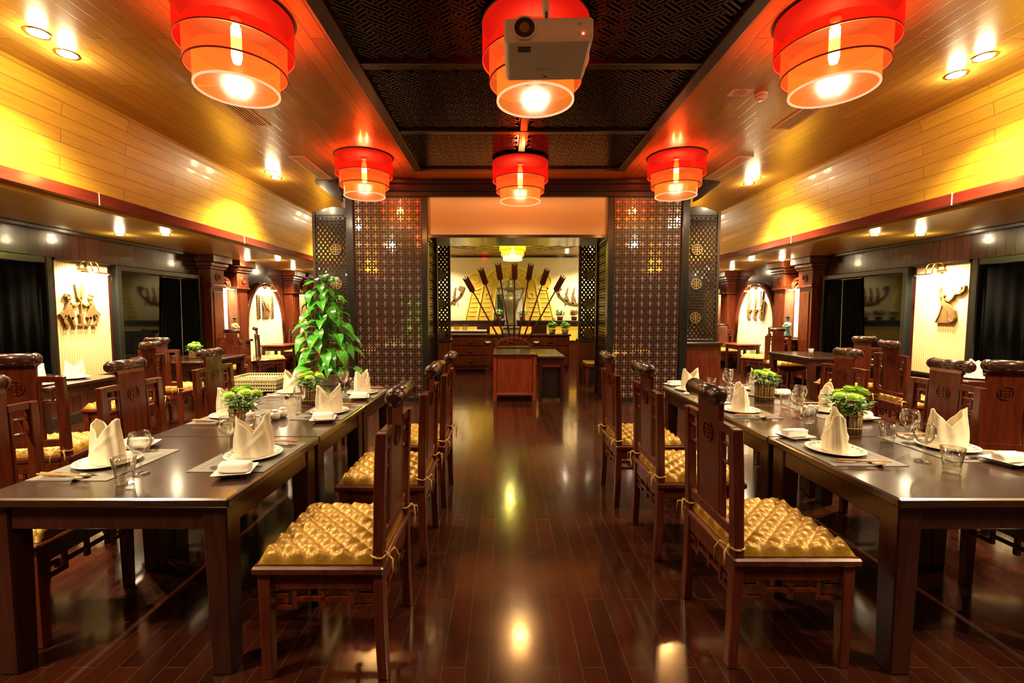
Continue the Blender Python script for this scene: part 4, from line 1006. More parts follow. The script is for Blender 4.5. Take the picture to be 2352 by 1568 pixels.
# stack of woven plastic trays
for k in range(4):
    t = thing('woven_tray', ('bottom', 'second', 'third', 'topmost')[k] + ' beige woven tray of the stack on the service table', 'tray', (-2.70, 4.64, 0.7155+0.036*k), 0.0, 'stacked woven trays')
    b = MB(); hx, hy, h = 0.22, 0.155, 0.034
    for z in (0.003, h-0.003):
        for sx in (-1, 1): b.box((sx*hx, 0, z), (0.008, 2*hy, 0.006))
        for sy in (-1, 1): b.box((0, sy*hy, z), (2*hx, 0.008, 0.006))
    for i in range(18):
        x = -hx+2*hx*(i+0.5)/18
        for sy in (-1, 1):
            b.box((x, sy*hy, h/2), (0.005, 0.005, h*0.95), Matrix.Rotation(0.55, 3, 'Y')); b.box((x, sy*hy, h/2), (0.005, 0.004, h*0.95), Matrix.Rotation(-0.55, 3, 'Y'))
    for i in range(12):
        y = -hy+2*hy*(i+0.5)/12
        for sx in (-1, 1): b.box((sx*hx, y, h/2), (0.005, 0.005, h*0.95), Matrix.Rotation(0.55, 3, 'X'))
    b.build('woven_side', M['basket'], t)
    b = MB()
    for i in range(15): b.box((-hx+2*hx*(i+0.5)/15, 0, 0.003), (0.02, 2*hy, 0.003))
    for i in range(10): b.box((0, -hy+2*hy*(i+0.5)/10, 0.005), (2*hx, 0.02, 0.003))
    b.build('tray_base', M['basket'], t)

# climbing pothos on a pole
def make_pothos():
    t = thing('potted_climbing_plant', 'tall glossy green climbing plant on a pole in a grey planter', 'plant', (-2.19, 5.0, 0.7005))
    b = MB(); r4 = lambda hx, hy, z: [(a*hx, e*hy, z) for a, e in ((-1,-1),(1,-1),(1,1),(-1,1))]
    b.loft([r4(0.115,0.095,0), r4(0.13,0.105,0.10), r4(0.138,0.112,0.10), r4(0.138,0.112,0.125), r4(0.122,0.098,0.125), r4(0.118,0.095,0.105)], smooth=False); b.build('planter', M['grey'], t, bevel=0.004)
    b = MB(); b.cyl((0,0,0.1), (-0.02,0,1.05), 0.028, 0.02, 10)
    rnd = random.Random(11)
    for k in range(5):
        a0 = k*1.3; b.tube([(0.034*math.cos(a0+z*6), 0.034*math.sin(a0+z*6), z) for z in [0.1+0.07*i for i in range(14)]], 0.006, 6)
    leaves = MB()
    def leaf(p, d, nrm, L, W_):
        sd = d.cross(nrm).normalized(); up = sd.cross(d).normalized()
        if up.z < 0: up = -up
        prof = [(0.0,0.0),(-0.10,0.30),(0.02,0.62),(0.25,0.72),(0.5,0.60),(0.75,0.34),(0.92,0.12),(1.0,0.0)]
        mid = []
        for u in (0.0, 0.12, 0.25, 0.5, 0.75, 0.92, 1.0): mid.append(p + d*L*u + up*L*(0.10*math.sin(PI*u) - 0.30*u*u))
        for sg in (-1, 1):
            edge = [p + d*L*u + sd*sg*W_*w_ + up*L*(0.10*math.sin(PI*max(0,u)) - 0.30*max(0,u)**2 + 0.13*w_) for u, w_ in prof]
            vm = [leaves.bm.verts.new(v) for v in mid]; ve = [leaves.bm.verts.new(v) for v in edge]
            def F(*vs):
                f = leaves.bm.faces.new(vs); f.smooth = True
            F(vm[0], ve[1], ve[2], vm[1]); F(vm[1], ve[2], ve[3], vm[2]); F(vm[2], ve[3], ve[4], vm[3]); F(vm[3], ve[4], ve[5], vm[4]); F(vm[4], ve[5], ve[6], vm[5]); F(vm[5], ve[6], vm[6])
    stems = b
    for k in range(125):
        z = 0.16 + 0.98*(k/125) + rnd.uniform(-.03,.03); fr = (z-0.16)/0.98
        a = k*2.399+rnd.uniform(-.4,.4); rad = (0.26*max(0, 1-fr)**0.6+0.07)*rnd.uniform(0.35, 1.0)
        base = Vector((0, 0, z+0.03)); p = Vector((rad*math.cos(a), rad*math.sin(a)*0.8, z + 0.05*rnd.random()))
        d = Vector((math.cos(a+rnd.uniform(-.5,.5)), math.sin(a+rnd.uniform(-.5,.5)), rnd.uniform(-1.5, -0.25) if fr < 0.93 else rnd.uniform(-0.2, 0.9))).normalized()
        nrm = Vector((math.cos(a)*0.5, math.sin(a)*0.5-0.3, 1)).normalized()
        L = rnd.uniform(0.125, 0.19)*(0.85+0.3*(1-fr)); leaf(p, d, nrm, L, L*0.46)
        stems.tube([base, (base+p)/2+Vector((0,0,0.03)), p], 0.0032, 5)
    stems.build('stem', M['stemm'], t)
    leaves.build('foliage', M['leaf'], t)
make_pothos()

# ================================================================== PROJECTOR
def make_projector():
    t = thing('projector', 'white projector hanging on a ceiling pole before the nearest middle lantern', 'projector', (-0.03, 2.22, 2.66), -0.06)
    w, d, h = 0.39, 0.30, 0.115
    t.rotation_euler = (math.radians(-4), 0, -0.03)
    b = MB()
    b.loft([[(-w/2+ix, -d/2+iy, z), (w/2-ix, -d/2+iy, z), (w/2-ix, d/2-iy, z), (-w/2+ix, d/2-iy, z)] for z, ix, iy in ((0,0.012,0.010),(0.03,0.0,0.0),(h-0.012,0.0,0.0),(h,0.008,0.008))], smooth=False)
    b.build('housing', M['white'], t, bevel=0.008)
    lx = -0.105
    b = MB(); b.loft([[(lx+r*math.cos(2*PI*i/28), y, 0.065+r*math.sin(2*PI*i/28)) for i in range(28)] for r, y in ((0.052,-d/2+0.004),(0.052,-d/2-0.004),(0.046,-d/2-0.006),(0.044,-d/2-0.002))]); b.build('lens_ring', M['white'], t)
    b = MB(); b.loft([[(lx+r*math.cos(2*PI*i/28), y, 0.065+r*math.sin(2*PI*i/28)) for i in range(28)] for r, y in ((0.044,-d/2-0.004),(0.038,-d/2+0.0),(0.03,-d/2-0.0005),(0.026,-d/2-0.006),(0.022,-d/2-0.005),(0.004,-d/2-0.002))]); ln = b.build('lens', M['black'], t)
    b = MB(); b.loft([[(lx+r*math.cos(2*PI*i/28), y, 0.062+r*math.sin(2*PI*i/28)) for i in range(28)] for r, y in ((0.024,-d/2-0.0066),(0.021,-d/2-0.0085),(0.018,-d/2-0.0062))]); b.build('lens_collar', M['bronze'], ln)
    b = MB(); b.cyl((0.135,-d/2-0.001,0.078), (0.135,-d/2+0.003,0.078), 0.009, n=16); b.build('sensor_window', M['grey'], t)
    b = MB(); b.ball((0.15,-d/2-0.001,0.036), 0.0045, 8); b.build('indicator_light', M['led'], t)
    b = MB(); b.box((-0.105,-0.105,-0.001), (0.056,0.035,0.003)); b.build('recess', M['black'], t)
    b = MB(); b.box((0.0,0.105,-0.001), (0.018,0.006,0.002)); b.build('latch', M['black'], t)
    b = MB(); b.box((0.132,-d/2-0.0005,0.036), (0.0015,0.002,0.012)); b.build('seam_mark', M['black'], t)
    cu = bpy.data.curves.new('lettering', 'FONT'); cu.body = 'SONY'; cu.size = 0.024; cu.extrude = 0.0006; cu.align_x = 'CENTER'; cu.align_y = 'CENTER'; cu.space_character = 1.35
    tmp = bpy.data.objects.new('tmp', cu); COL.objects.link(tmp)
    me = bpy.data.meshes.new_from_object(tmp.evaluated_get(bpy.context.evaluated_depsgraph_get())); bpy.data.objects.remove(tmp)
    me.materials.clear(); me.materials.append(M['grey'])
    for v in me.vertices: v.co.x *= 1.25
    o = bpy.data.objects.new('lettering', me); COL.objects.link(o); o.parent = t; o.location = (0.0, 0.045, -0.0008); o.rotation_euler = (PI, 0, 0)
    b = MB(); b.cyl((0.0,0.02,h-0.002), (0.0,0.02,h+0.03), 0.024, 0.018, 12); b.box((0,0.02,h+0.036), (0.04,0.036,0.012)); b.build('mount_plate', M['white'], t, bevel=0.003)
    b = MB(); b.box((0,0.02,h+0.12), (0.026,0.022,0.16)); b.build('lower_pole', M['offwhite'], t, bevel=0.003)
    b = MB(); b.box((0,0.02+0.03,h+0.53), (0.034,0.028,0.70), Matrix.Rotation(math.radians(4), 3, 'X')); b.build('pole', M['offwhite'], t, bevel=0.003)
    b = MB(); b.box((0,-0.0255+0.034,h+0.12), (0.008,0.002,0.03)); b.build('slot', M['black'], t)
make_projector()

# ================================================================== CEILING FITTINGS
def make_vent(x, y, L, label):
    t = thing('air_vent', label, 'vent', (x, y, 3.65), group='slotted air vents')
    b = MB(); w = 0.22
    for sx in (-1, 1): b.box((sx*(w/2-0.012), 0, -0.006), (0.024, L, 0.012))
    for sy in (-1, 1): b.box((0, sy*(L/2-0.012), -0.006), (w-0.048, 0.024, 0.012))
    b.build('vent_frame', M['offwhite'], t)
    b = MB(); b.box((0,0,-0.001), (w-0.048, L-0.048, 0.002)); b.build('dark_slot', M['black'], t)
    b = MB()
    for k in range(5): b.box((-0.068+0.034*k, 0, -0.006), (0.014, L-0.05, 0.010))
    b.build('louvre', M['offwhite'], t)
make_vent(-3.03, 4.96, 0.95, 'nearer slotted air vent in the left wooden ceiling'); make_vent(-3.10, 7.0, 1.05, 'farther slotted air vent in the left wooden ceiling')
make_vent(3.03, 5.05, 0.95, 'nearer slotted air vent in the right wooden ceiling'); make_vent(3.12, 7.0, 1.05, 'farther slotted air vent in the right wooden ceiling')
t = thing('smoke_detector', 'white round smoke detector on the right wooden ceiling', 'smoke detector', (2.31, 4.66, 3.65))
b = MB(); b.lathe([(0.058,0),(0.06,-0.015),(0.055,-0.028)], 24, cap0=True); b.build('base', M['white'], t)
b = MB(); b.lathe([(0.052,-0.029),(0.052,-0.05),(0.04,-0.062),(0.002,-0.064)], 24); b.build('sensing_head', M['white'], t)
t = thing('no_smoking_sign', 'small no smoking sign on the ceiling beside the smoke detector', 'sign', (2.09, 4.64, 3.65))
b = MB(); b.box((0,0,-0.002), (0.20,0.14,0.004)); b.build('plate', M['white'], t)
b = MB()
for k in range(24):
    b.prism([(rr*math.cos(2*PI*(k+dk)/24), rr*math.sin(2*PI*(k+dk)/24)) for rr, dk in ((0.058,0),(0.058,1),(0.047,1),(0.047,0))], 0.002, lambda u, v, q: (u, v, -0.0035-q))
b.box((0,0,-0.0045), (0.10,0.011,0.002), Matrix.Rotation(0.8, 3, 'Z')); b.build('red_ring', mat('sign_red', (0.55,0.03,0.03), 0.5), t)
b = MB(); b.box((0,0,-0.0046), (0.07,0.010,0.001), Matrix.Rotation(-0.4, 3, 'Z')); b.build('cigarette_symbol', M['black'], t)

# ================================================================== BEYOND THE AISLE: CONSOLE, ARROWS, CABINETS
t = thing('console_cabinet', 'reddish wooden cabinet standing end-on in the opening under the fan of arrows', 'cabinet', (-0.045, 7.58, 0))
x0, x1, dep, h = -0.365, 0.365, 1.7, 0.80
b = MB(); b.span(x0, x1, -0.02, dep, h-0.035, h); b.build('cabinet_top', M['mahogx'], t, bevel=0.008)
b = MB(); b.span(x0+0.03, x1-0.03, 0.02, dep-0.02, 0.12, h-0.035); b.build('cabinet_body', M['mahog'], t, bevel=0.004)
for sx in (-1, 1):
    for y in (0.03, dep-0.05):
        b = MB(); b.box((sx*(x1-0.035), y, (h-0.035)/2), (0.06, 0.06, h-0.035)); b.build('leg', M['red'], t, bevel=0.005)
b = MB(); b.span(-0.29, 0.29, 0.004, 0.02, 0.15, h-0.08); b.build('end_panel', M['red'], t, bevel=0.004)
b = MB(); b.span(-0.30, 0.30, 0.0, 0.02, h-0.075, h-0.037); b.span(-0.30, 0.30, 0.0, 0.02, 0.10, 0.145); b.build('end_rail', M['red'], t, bevel=0.004)
t = make_table(0.46, 1.5, 0.76, 0.055, M['mahogx']); t.location = (0.57, 8.35, 0); t.name = 'side_table'; tag(t, 'narrow reddish side table standing right beside the console with arrows', 'table')
b = MB(); b.box((0, -0.70, 0.61), (0.36, 0.02, 0.05)); b.build('front_rail', M['red'], t)
b = MB(); b.box((0, -0.66, 0.30), (0.34, 0.012, 0.52)); b.build('end_panel', M['darkwood'], t)
# arrow holder
AY = 8.95
t = thing('arrow_holder', 'curved wooden holder on the console from which the arrows fan out', 'holder', (-0.045, AY, 0.80))
b = MB()
arcp = [(0.36*math.cos(PI*k/20), 0.215*math.sin(PI*k/20)) for k in range(21)]
arci = [(0.32*math.cos(PI*k/20), 0.175*math.sin(PI*k/20)) for k in range(21)]
for k in range(20): b.prism([arcp[k], arcp[k+1], arci[k+1], arci[k]], 1, lambda u, v, q: (u, -0.16+0.05*q, v+0.001))
b.build('front_arch', M['red'], t)
b = MB()
for k in range(20): b.prism([arcp[k], arcp[k+1], arci[k+1], arci[k]], 1, lambda u, v, q: (u, 0.11+0.05*q, v+0.001))
b.build('rear_arch', M['red'], t)
b = MB(); b.box((0, 0, 0.012), (0.64, 0.3, 0.022)); b.build('base_board', M['mahog'], t)
tips = [(-0.98, 2.17), (-0.68, 2.34), (-0.345, 2.44), (-0.02, 2.445), (0.30, 2.43), (0.62, 2.33), (0.935, 2.19)]
bases = [(-0.26, 0.875), (-0.19, 0.90), (-0.10, 0.92), (-0.025, 0.93), (0.05, 0.92), (0.13, 0.90), (0.20, 0.875)]
posn = ('leftmost', 'second from the left', 'third from the left', 'upright middle', 'third from the right', 'second from the right', 'rightmost')
def make_arrow(b0, tip, k):
    a = Vector((b0[0], AY+0.004*(k-3), b0[1])); e = Vector((tip[0], AY+0.004*(k-3), tip[1])); L = (e-a).length
    t = thing('wooden_arrow', '%s of the seven dark red wooden arrows fanning from the console' % posn[k], 'arrow', a, group='fan of arrows')
    t.rotation_euler = (0, math.atan2((e-a).x, (e-a).z), 0)
    b = MB(); b.cyl((0,0,0.0), (0,0,L-0.06), 0.017, 0.014, 10); b.build('shaft', M['arrow'], t)
    for rot in (0, PI/2):
        for sg in (-1, 1):
            b = MB(); fl = 0.34
            poly = [(0.010, L-fl+0.0), (0.056, L-fl+0.04), (0.056, L+0.015), (0.010, L-0.05)]
            c_, s_ = math.cos(rot), math.sin(rot)
            b.prism(poly, 1, lambda u, v, q: ((sg*u)*c_-(q-0.5)*0.012*s_, (sg*u)*s_+(q-0.5)*0.012*c_, v))
            for i in range(6):
                z_ = L-fl+0.06+0.045*i
                b.prism([(0.015, z_), (0.054, z_+0.022), (0.054, z_+0.030), (0.015, z_+0.008)], 1, lambda u, v, q: ((sg*u)*c_-(q-0.5)*0.02*s_, (sg*u)*s_+(q-0.5)*0.02*c_, v))
            b.build('fletching', M['arrow'], t)
for k in range(7): make_arrow(bases[k], tips[k], k)

# drawer cabinet
t = thing('drawer_cabinet', 'long dark cabinet with brass-handled drawers behind the arrows', 'cabinet', (-0.06, 11.3, 0))
b = MB(); b.span(-1.50, 1.50, -0.03, 0.62, 0.90, 0.945); b.build('cabinet_top', M['mahogx'], t, bevel=0.008)
b = MB(); b.span(-1.46, 1.46, 0.0, 0.6, 0.12, 0.90); b.build('cabinet_body', M['mahog'], t, bevel=0.006)
for sx in (-1.4, -0.47, 0.47, 1.4):
    b = MB(); b.span(sx-0.04, sx+0.04, 0.02, 0.1, 0, 0.12); b.build('leg', M['mahog'], t)
for c_ in (-0.98, 0.0, 0.98):
    for z0, z1 in ((0.67, 0.86), (0.43, 0.64), (0.17, 0.40)):
        b = MB(); b.span(c_-0.44, c_+0.44, -0.014, 0.0, z0, z1); dr = b.build('drawer', M['mahog'], t, bevel=0.006)
        b = MB(); b.box((c_, -0.026, (z0+z1)/2), (0.11, 0.018, 0.018)); b.build('handle', M['brass'], dr, bevel=0.003)
for k, (x, l) in enumerate(((-0.62, 'left'), (0.58, 'right'))):
    b = MB(); b.prism([(0.07*math.cos(PI+PI*i/10), 0.045*math.sin(PI+PI*i/10)) for i in range(11)], 0.02, lambda u, v, q: (u, -q, v))
    tag(b.build('cup_plate', M['white'], None, loc=(x, 11.285, 0.775)), 'white half-round fitting on the %s part of the drawer cabinet front' % l, 'fitting', 'half-round fittings')
# bronze urn
t = thing('bronze_urn', 'tall bronze urn with curved handles standing behind the arrows', 'urn', (-0.05, 11.55, 0.9455))
t.scale = (0.88, 0.88, 0.95)
b = MB(); b.lathe([(0.27,0),(0.28,0.03),(0.26,0.05),(0.25,0.16),(0.27,0.18),(0.2,0.2)], 28); b.build('base', M['urn'], t)
b = MB(); b.lathe([(0.17,0.2),(0.19,0.24),(0.165,0.32),(0.14,0.45),(0.15,0.58),(0.20,0.74),(0.235,0.86),(0.225,0.95),(0.16,1.02),(0.11,1.06),(0.10,1.10),(0.13,1.15),(0.16,1.2),(0.15,1.27),(0.11,1.31),(0.09,1.36),(0.10,1.40),(0.03,1.44)], 32); b.build('body', M['urn'], t)
b = MB(); b.lathe([(0.04,1.43),(0.06,1.47),(0.03,1.51),(0.05,1.53),(0.005,1.57)], 16); b.build('lid', M['urn'], t)
for sg in (-1, 1):
    b = MB(); b.tube([(sg*0.15,0,1.17),(sg*0.24,0,1.2),(sg*0.33,0,1.22),(sg*0.36,0,1.13),(sg*0.30,0,1.05),(sg*0.29,0,0.95),(sg*0.22,0,0.88)], [0.02,0.022,0.03,0.026,0.02,0.02,0.024], 10)
    b.ball((sg*0.36,0,1.21), 0.05, 10, (1.2,0.7,0.8)); b.build('handle', M['urn'], t)
# counter along the inner wall
t = thing('wall_counter', 'dark counter with yellow panels given a glow along the cream inner wall', 'counter', (0, 12.8, 0))
b = MB(); b.span(-3.4, 3.4, -0.05, 0.45, 1.20, 1.26); b.build('counter_top', M['blackframe'], t, bevel=0.008)
b = MB(); b.span(-3.4, 3.4, 0.03, 0.45, 0.0, 1.20); b.build('counter_body', M['mahog'], t)
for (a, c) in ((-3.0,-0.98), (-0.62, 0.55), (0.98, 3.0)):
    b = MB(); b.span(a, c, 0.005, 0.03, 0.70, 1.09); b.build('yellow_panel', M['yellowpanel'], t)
t = thing('white_shelf', 'white-topped serving shelf before the yellow counter panel on the left', 'shelf', (-1.45, 12.2, 0))
b = MB(); b.span(-0.75, 0.75, 0, 0.45, 0.97, 1.01); b.build('shelf_board', M['white'], t, bevel=0.004)
b = MB(); b.span(-0.72, 0.72, 0.04, 0.43, 0, 0.97); b.build('shelf_base', M['mahog'], t)
for k in range(2):
    b = MB()
    for i in range(4): b.box((-0.06+0.04*i, 0, 0.07), (0.02, 0.02, 0.14), Matrix.Rotation(0.15*(i-1.5), 3, 'Y'))
    b.box((0,0,0.14), (0.17,0.03,0.015)); b.box((0,0,0.008), (0.15,0.03,0.015))
    tag(b.build('napkin_stand', M['bronze'], None, loc=(-1.50+0.22*k, 12.35, 1.0105)), ('left', 'right')[k] + ' small slatted holder on the white serving shelf', 'holder', 'slatted holders')
# arch relief on the inner wall
t = thing('arch_relief', 'large golden arch relief with round bosses on the cream inner wall', 'wall relief', (-0.06, 13.25, 1.26))
fr = lambda dpt: (lambda u, v, q: (u, -dpt*q-0.002, v))
def ring_seg(b, pts_o, pts_i, dpt):
    for i in range(len(pts_o)-1): b.prism([pts_o[i], pts_o[i+1], pts_i[i+1], pts_i[i]], 1, fr(dpt))
b = MB()
oo = [(-0.98,0)] + [(0.80*math.cos(PI-PI*k/24)*(1.0), 0.95+0.62*math.sin(PI-PI*k/24)) for k in range(25)] + [(0.98,0)]
ii = [(-0.46,0)] + [(0.40*math.cos(PI-PI*k/24), 0.62+0.52*math.sin(PI-PI*k/24)) for k in range(25)] + [(0.46,0)]
ring_seg(b, oo, ii, 0.03); b.build('inner_arch', M['gold'], t)
b = MB()
for sg in (-1, 1):
    b = MB()
    b.prism([(sg*x, z) for x, z in ((1.32,0),(0.98,0),(0.78,0.98),(1.10,0.98))], 1, fr(0.035))
    b.prism([(sg*0.98+0.22*math.cos(2*PI*k/24), 1.12+0.26*math.sin(2*PI*k/24)) for k in range(24)], 1, fr(0.036)); b.build('outer_band', M['gold'], t)
pass
b = MB()
def hoop(cx, cz, r, w):
    for k in range(20): b.prism([(cx+rr*math.cos(2*PI*(k+dk)/20), cz+rr*math.sin(2*PI*(k+dk)/20)) for rr, dk in ((r,0),(r,1),(r-w,1),(r-w,0))], 1, fr(0.055))
for sg in (-1, 1):
    hoop(sg*0.98, 1.12, 0.26, 0.05); hoop(sg*0.98, 1.15, 0.085, 0.025)
    for cx, cz in ((0.6,1.10),(0.36,1.28),(0.62,0.72)): hoop(sg*cx, cz, 0.09, 0.022)
    for k in range(6):
        z = 0.12+0.13*k
        b.prism([(sg*(1.22-0.2*z), z), (sg*(1.0-0.2*z), z), (sg*(1.0-0.2*z), z+0.025), (sg*(1.22-0.2*z), z+0.025)], 1, fr(0.05))
        b.prism([(sg*(0.88-0.2*z), z), (sg*(0.60-0.1*z), z), (sg*(0.60-0.1*z), z+0.025), (sg*(0.88-0.2*z), z+0.025)], 1, fr(0.045))
    for (xa, xb) in ((1.32, 1.10), (0.98, 0.80)):
        b.prism([(sg*xa,0),(sg*(xa-0.05),0),(sg*(xb-0.05),0.95),(sg*xb,0.95)], 1, fr(0.055))
hoop(0, 1.36, 0.10, 0.024)
ring_seg(b, [(p[0]*1.0, p[1]) for p in oo[1:-1]], [(p[0]*0.93, 0.95+(p[1]-0.95)*0.93) for p in oo[1:-1]], 0.05)
ring_seg(b, [(p[0]*1.10, p[1]*1.06) for p in ii], ii, 0.05)
tag(b.build('raised_ornament', M['goldhi'], t), kind='stuff')
b = MB(); b.prism([(-0.40,0.0),(0.40,0.0),(0.40,0.62)]+[(0.40*math.cos(PI*k/16), 0.62+0.5*math.sin(PI*k/16)) for k in range(17)]+[(-0.40,0.62)], 1, fr(0.006)); b.build('arch_recess', M['nichewall'], t)
t = thing('mirror_panel', 'pale window panel with a dark shutter inside the golden arch', 'window panel', (-0.06, 13.22, 1.265))
b = MB(); b.span(-0.37, 0.37, -0.012, 0, 0, 0.86); b.build('pale_board', M['white'], t)
b = MB(); b.span(-0.36, -0.17, -0.03, -0.012, 0.06, 0.74); sh = b.build('shutter', M['black'], t)
b = MB()
for k in range(8): b.span(-0.345, -0.185, -0.036, -0.03, 0.09+0.08*k, 0.13+0.08*k)
b.build('slat', mat('dark_green_slat', (0.02,0.05,0.035), 0.4), sh)
# dragon-boat style bronze reliefs
def boat_relief(x, label):
    t = thing('boat_relief', label, 'wall relief', (x, 13.25, 1.85), group='bronze boat reliefs')
    b = MB(); up = [(-0.62+1.24*k/16, -0.10+0.30*abs(-1+2*k/16)**2.4) for k in range(17)]
    for k in range(16): b.prism([up[k], up[k+1], (up[k+1][0], up[k+1][1]-0.05), (up[k][0], up[k][1]-0.05)], 1, fr(0.04))
    for sg in (-1, 1): b.prism([(sg*0.60,0.12),(sg*0.70,0.36),(sg*0.56,0.40),(sg*0.50,0.30),(sg*0.58,0.27),(sg*0.55,0.10)], 1, fr(0.04))
    b.build('hull', M['bronze'], t)
    b = MB()
    for k in range(5):
        u = -0.38+0.19*k
        b.prism([(u-0.03,-0.12),(u+0.03,-0.12),(u+0.05,0.06),(u+0.02,0.14),(u-0.03,0.10)], 1, fr(0.04)); b.prism([(u+0.02+0.035*math.cos(2*PI*i/10), 0.19+0.035*math.sin(2*PI*i/10)) for i in range(10)], 1, fr(0.04))
        b.prism([(u+0.03,0.10),(u+0.05,0.12),(u+0.13,-0.16),(u+0.11,-0.17)], 1, fr(0.03)); b.prism([(u,0.22),(u+0.05,0.22),(u+0.07,0.36),(u+0.03,0.34)], 1, fr(0.03))
    b.build('rower', M['bronze'], t)
boat_relief(-2.05, 'bronze boat relief with rowers on the cream wall, left of the golden arch'); boat_relief(1.95, 'bronze boat relief with rowers on the cream wall, right of the golden arch')
# carved ceiling disc
t = thing('ceiling_disc', 'large round carved ceiling disc around the yellow lantern', 'ceiling ornament', (-0.03, 10.4, 3.10))
b = MB(); b.lathe([(1.75,0),(1.75,-0.02),(0.0,-0.02)], 64, cap0=False, cap1=False); b.build('disc', M['darkwood'], t)
b = MB()
for r in (1.72, 1.55, 1.50, 1.20, 1.15, 0.85, 0.55): b.lathe([(r+0.016,-0.02),(r+0.016,-0.034),(r-0.016,-0.034),(r-0.016,-0.02)], 64, cap0=False, cap1=False)
for n_, r0, r1 in ((90, 1.56, 1.70), (28, 1.21, 1.49), (14, 0.56, 1.14)):
    for k in range(n_):
        a = 2*PI*k/n_; m = Matrix.Rotation(a, 3, 'Z')
        if n_ == 28:
            b.prism([tuple((m @ Vector(p_))[:2]) for p_ in ((r0,-0.03,0),(r1,-0.10,0),(r1,0.02,0),((r0+r1)/2,0.08,0))], 0.014, lambda u, v, q: (u, v, -0.02-q))
        elif n_ == 14:
            b.prism([tuple((m @ Vector(p_))[:2]) for p_ in ((r0,-0.02,0),(r1,-0.09,0),(r1*1.0,0.09,0),(r0,0.02,0))], 0.014, lambda u, v, q: (u, v, -0.02-q))
        else: b.box((m @ Vector(((r0+r1)/2,0,-0.027)))[:], (r1-r0, 0.03, 0.014), m)
b.build('relief', M['disc'], t)
# flowering plants on the counter, planter boxes
def small_plant(x, y, z, label, col, n=150, R=0.125, seed=1, potw='terracotta'):
    rnd = random.Random(seed); t = thing('flowering_plant', label, 'plant', (x, y, z), group='plants on the inner counter')
    b = MB(); b.lathe([(0.07,0),(0.095,0.11),(0.085,0.11),(0.0,0.10)], 14, cap1=False); b.build('pot', M['red'] if potw == 'terracotta' else M['twig'], t)
    b = MB(); c = MB()
    for k in range(n):
        a = rnd.uniform(0, 2*PI); r = R*math.sqrt(rnd.random()); zz = 0.12+0.17*rnd.random()*(1-0.4*r/R); d = Vector((math.cos(a), math.sin(a), rnd.uniform(-.2,.8))).normalized(); sd = d.cross(Vector((0,0,1))).normalized(); L = rnd.uniform(0.05,0.09); p = Vector((r*math.cos(a), r*math.sin(a), zz))
        b.bm.faces.new([b.bm.verts.new(v) for v in (p, p+d*L*0.5+sd*L*0.3, p+d*L, p+d*L*0.5-sd*L*0.3)])
        if k % 4 == 0: c.ball((p.x, p.y, zz+0.05), 0.02, 6)
    b.build('foliage', M['leaf'], t); c.build('blossoms', col, t)
small_plant(1.36, 12.95, 1.2605, 'leafy pot plant at the left end of the plant row on the inner counter', M['bud'], seed=2)
small_plant(1.76, 12.95, 1.2605, 'pot plant with orange-red blossoms, middle of the row on the inner counter', M['flowerred'], seed=3)
small_plant(2.16, 12.95, 1.2605, 'pot plant with pale blossoms at the right of the row on the inner counter', M['bud'], seed=4)
small_plant(1.33, 11.6, 0.9455, 'small green plant in a twig pot at the right end of the drawer cabinet', M['mum'], seed=5, potw='twig', R=0.10)
small_plant(1.00, 11.6, 0.9455, 'small green plant in a twig pot left of the last one on the drawer cabinet', M['mum'], seed=8, potw='twig', R=0.10)
small_plant(-0.38, 12.95, 1.2605, 'green plant half hidden left of the bronze urn', M['bud'], seed=6)
small_plant(0.30, 12.95, 1.2605, 'green plant half hidden right of the bronze urn', M['bud'], seed=7)
# benches with cushions under the inner screens
for s, sd in ((-1, 'left'), (1, 'right')):
    t = thing('bench', 'low dark bench with a gold pad inside the opening on the %s' % sd, 'bench', (s*1.62, 9.25, 0), group='inner benches')
    b = MB(); b.box((0,0,0.43), (0.46,0.5,0.05)); b.build('seat', M['mahog'], t, bevel=0.006)
    for sx in (-1, 1):
        for sy in (-1, 1): b = MB(); b.box((sx*0.19, sy*0.21, 0.2025), (0.05,0.05,0.405)); b.build('leg', M['mahog'], t)
    b = MB(); b.box((0,0,0.475), (0.42,0.46,0.04)); b.build('cushion', M['satin'], t, bevel=0.015)

# ================================================================== WALL RELIEFS
def relief(s, y, z, x, label, shapes, group=None, m=None):
    t = thing('bronze_relief', label, 'wall relief', (s*x, y, z), group=group)
    for nm, polys in shapes.items():
        b = MB()
        for poly, dpt in polys: b.prism(poly, 1, lambda u, v, q: (-s*(dpt*q+0.001), (u if s < 0 else -u), v))
        b.build(nm, m or M['bronze'], t)
    return t
def circ(cx, cz, r, n=14, sz=1): return [(cx+r*math.cos(2*PI*k/n), cz+sz*r*math.sin(2*PI*k/n)) for k in range(n)]
def stroke(pts, w):
    out = []
    L = []; R = []
    for i, p in enumerate(pts):
        a = Vector(pts[max(0, i-1)]); c = Vector(pts[min(len(pts)-1, i+1)]); d = (c-a).normalized(); n_ = Vector((-d.y, d.x)); ww = w[i] if isinstance(w, (list, tuple)) else w
        L.append((p[0]+n_.x*ww/2, p[1]+n_.y*ww/2)); R.append((p[0]-n_.x*ww/2, p[1]-n_.y*ww/2))
    for i in range(len(pts)-1): out.append([L[i], L[i+1], R[i+1], R[i]])
    return out
D = 0.035
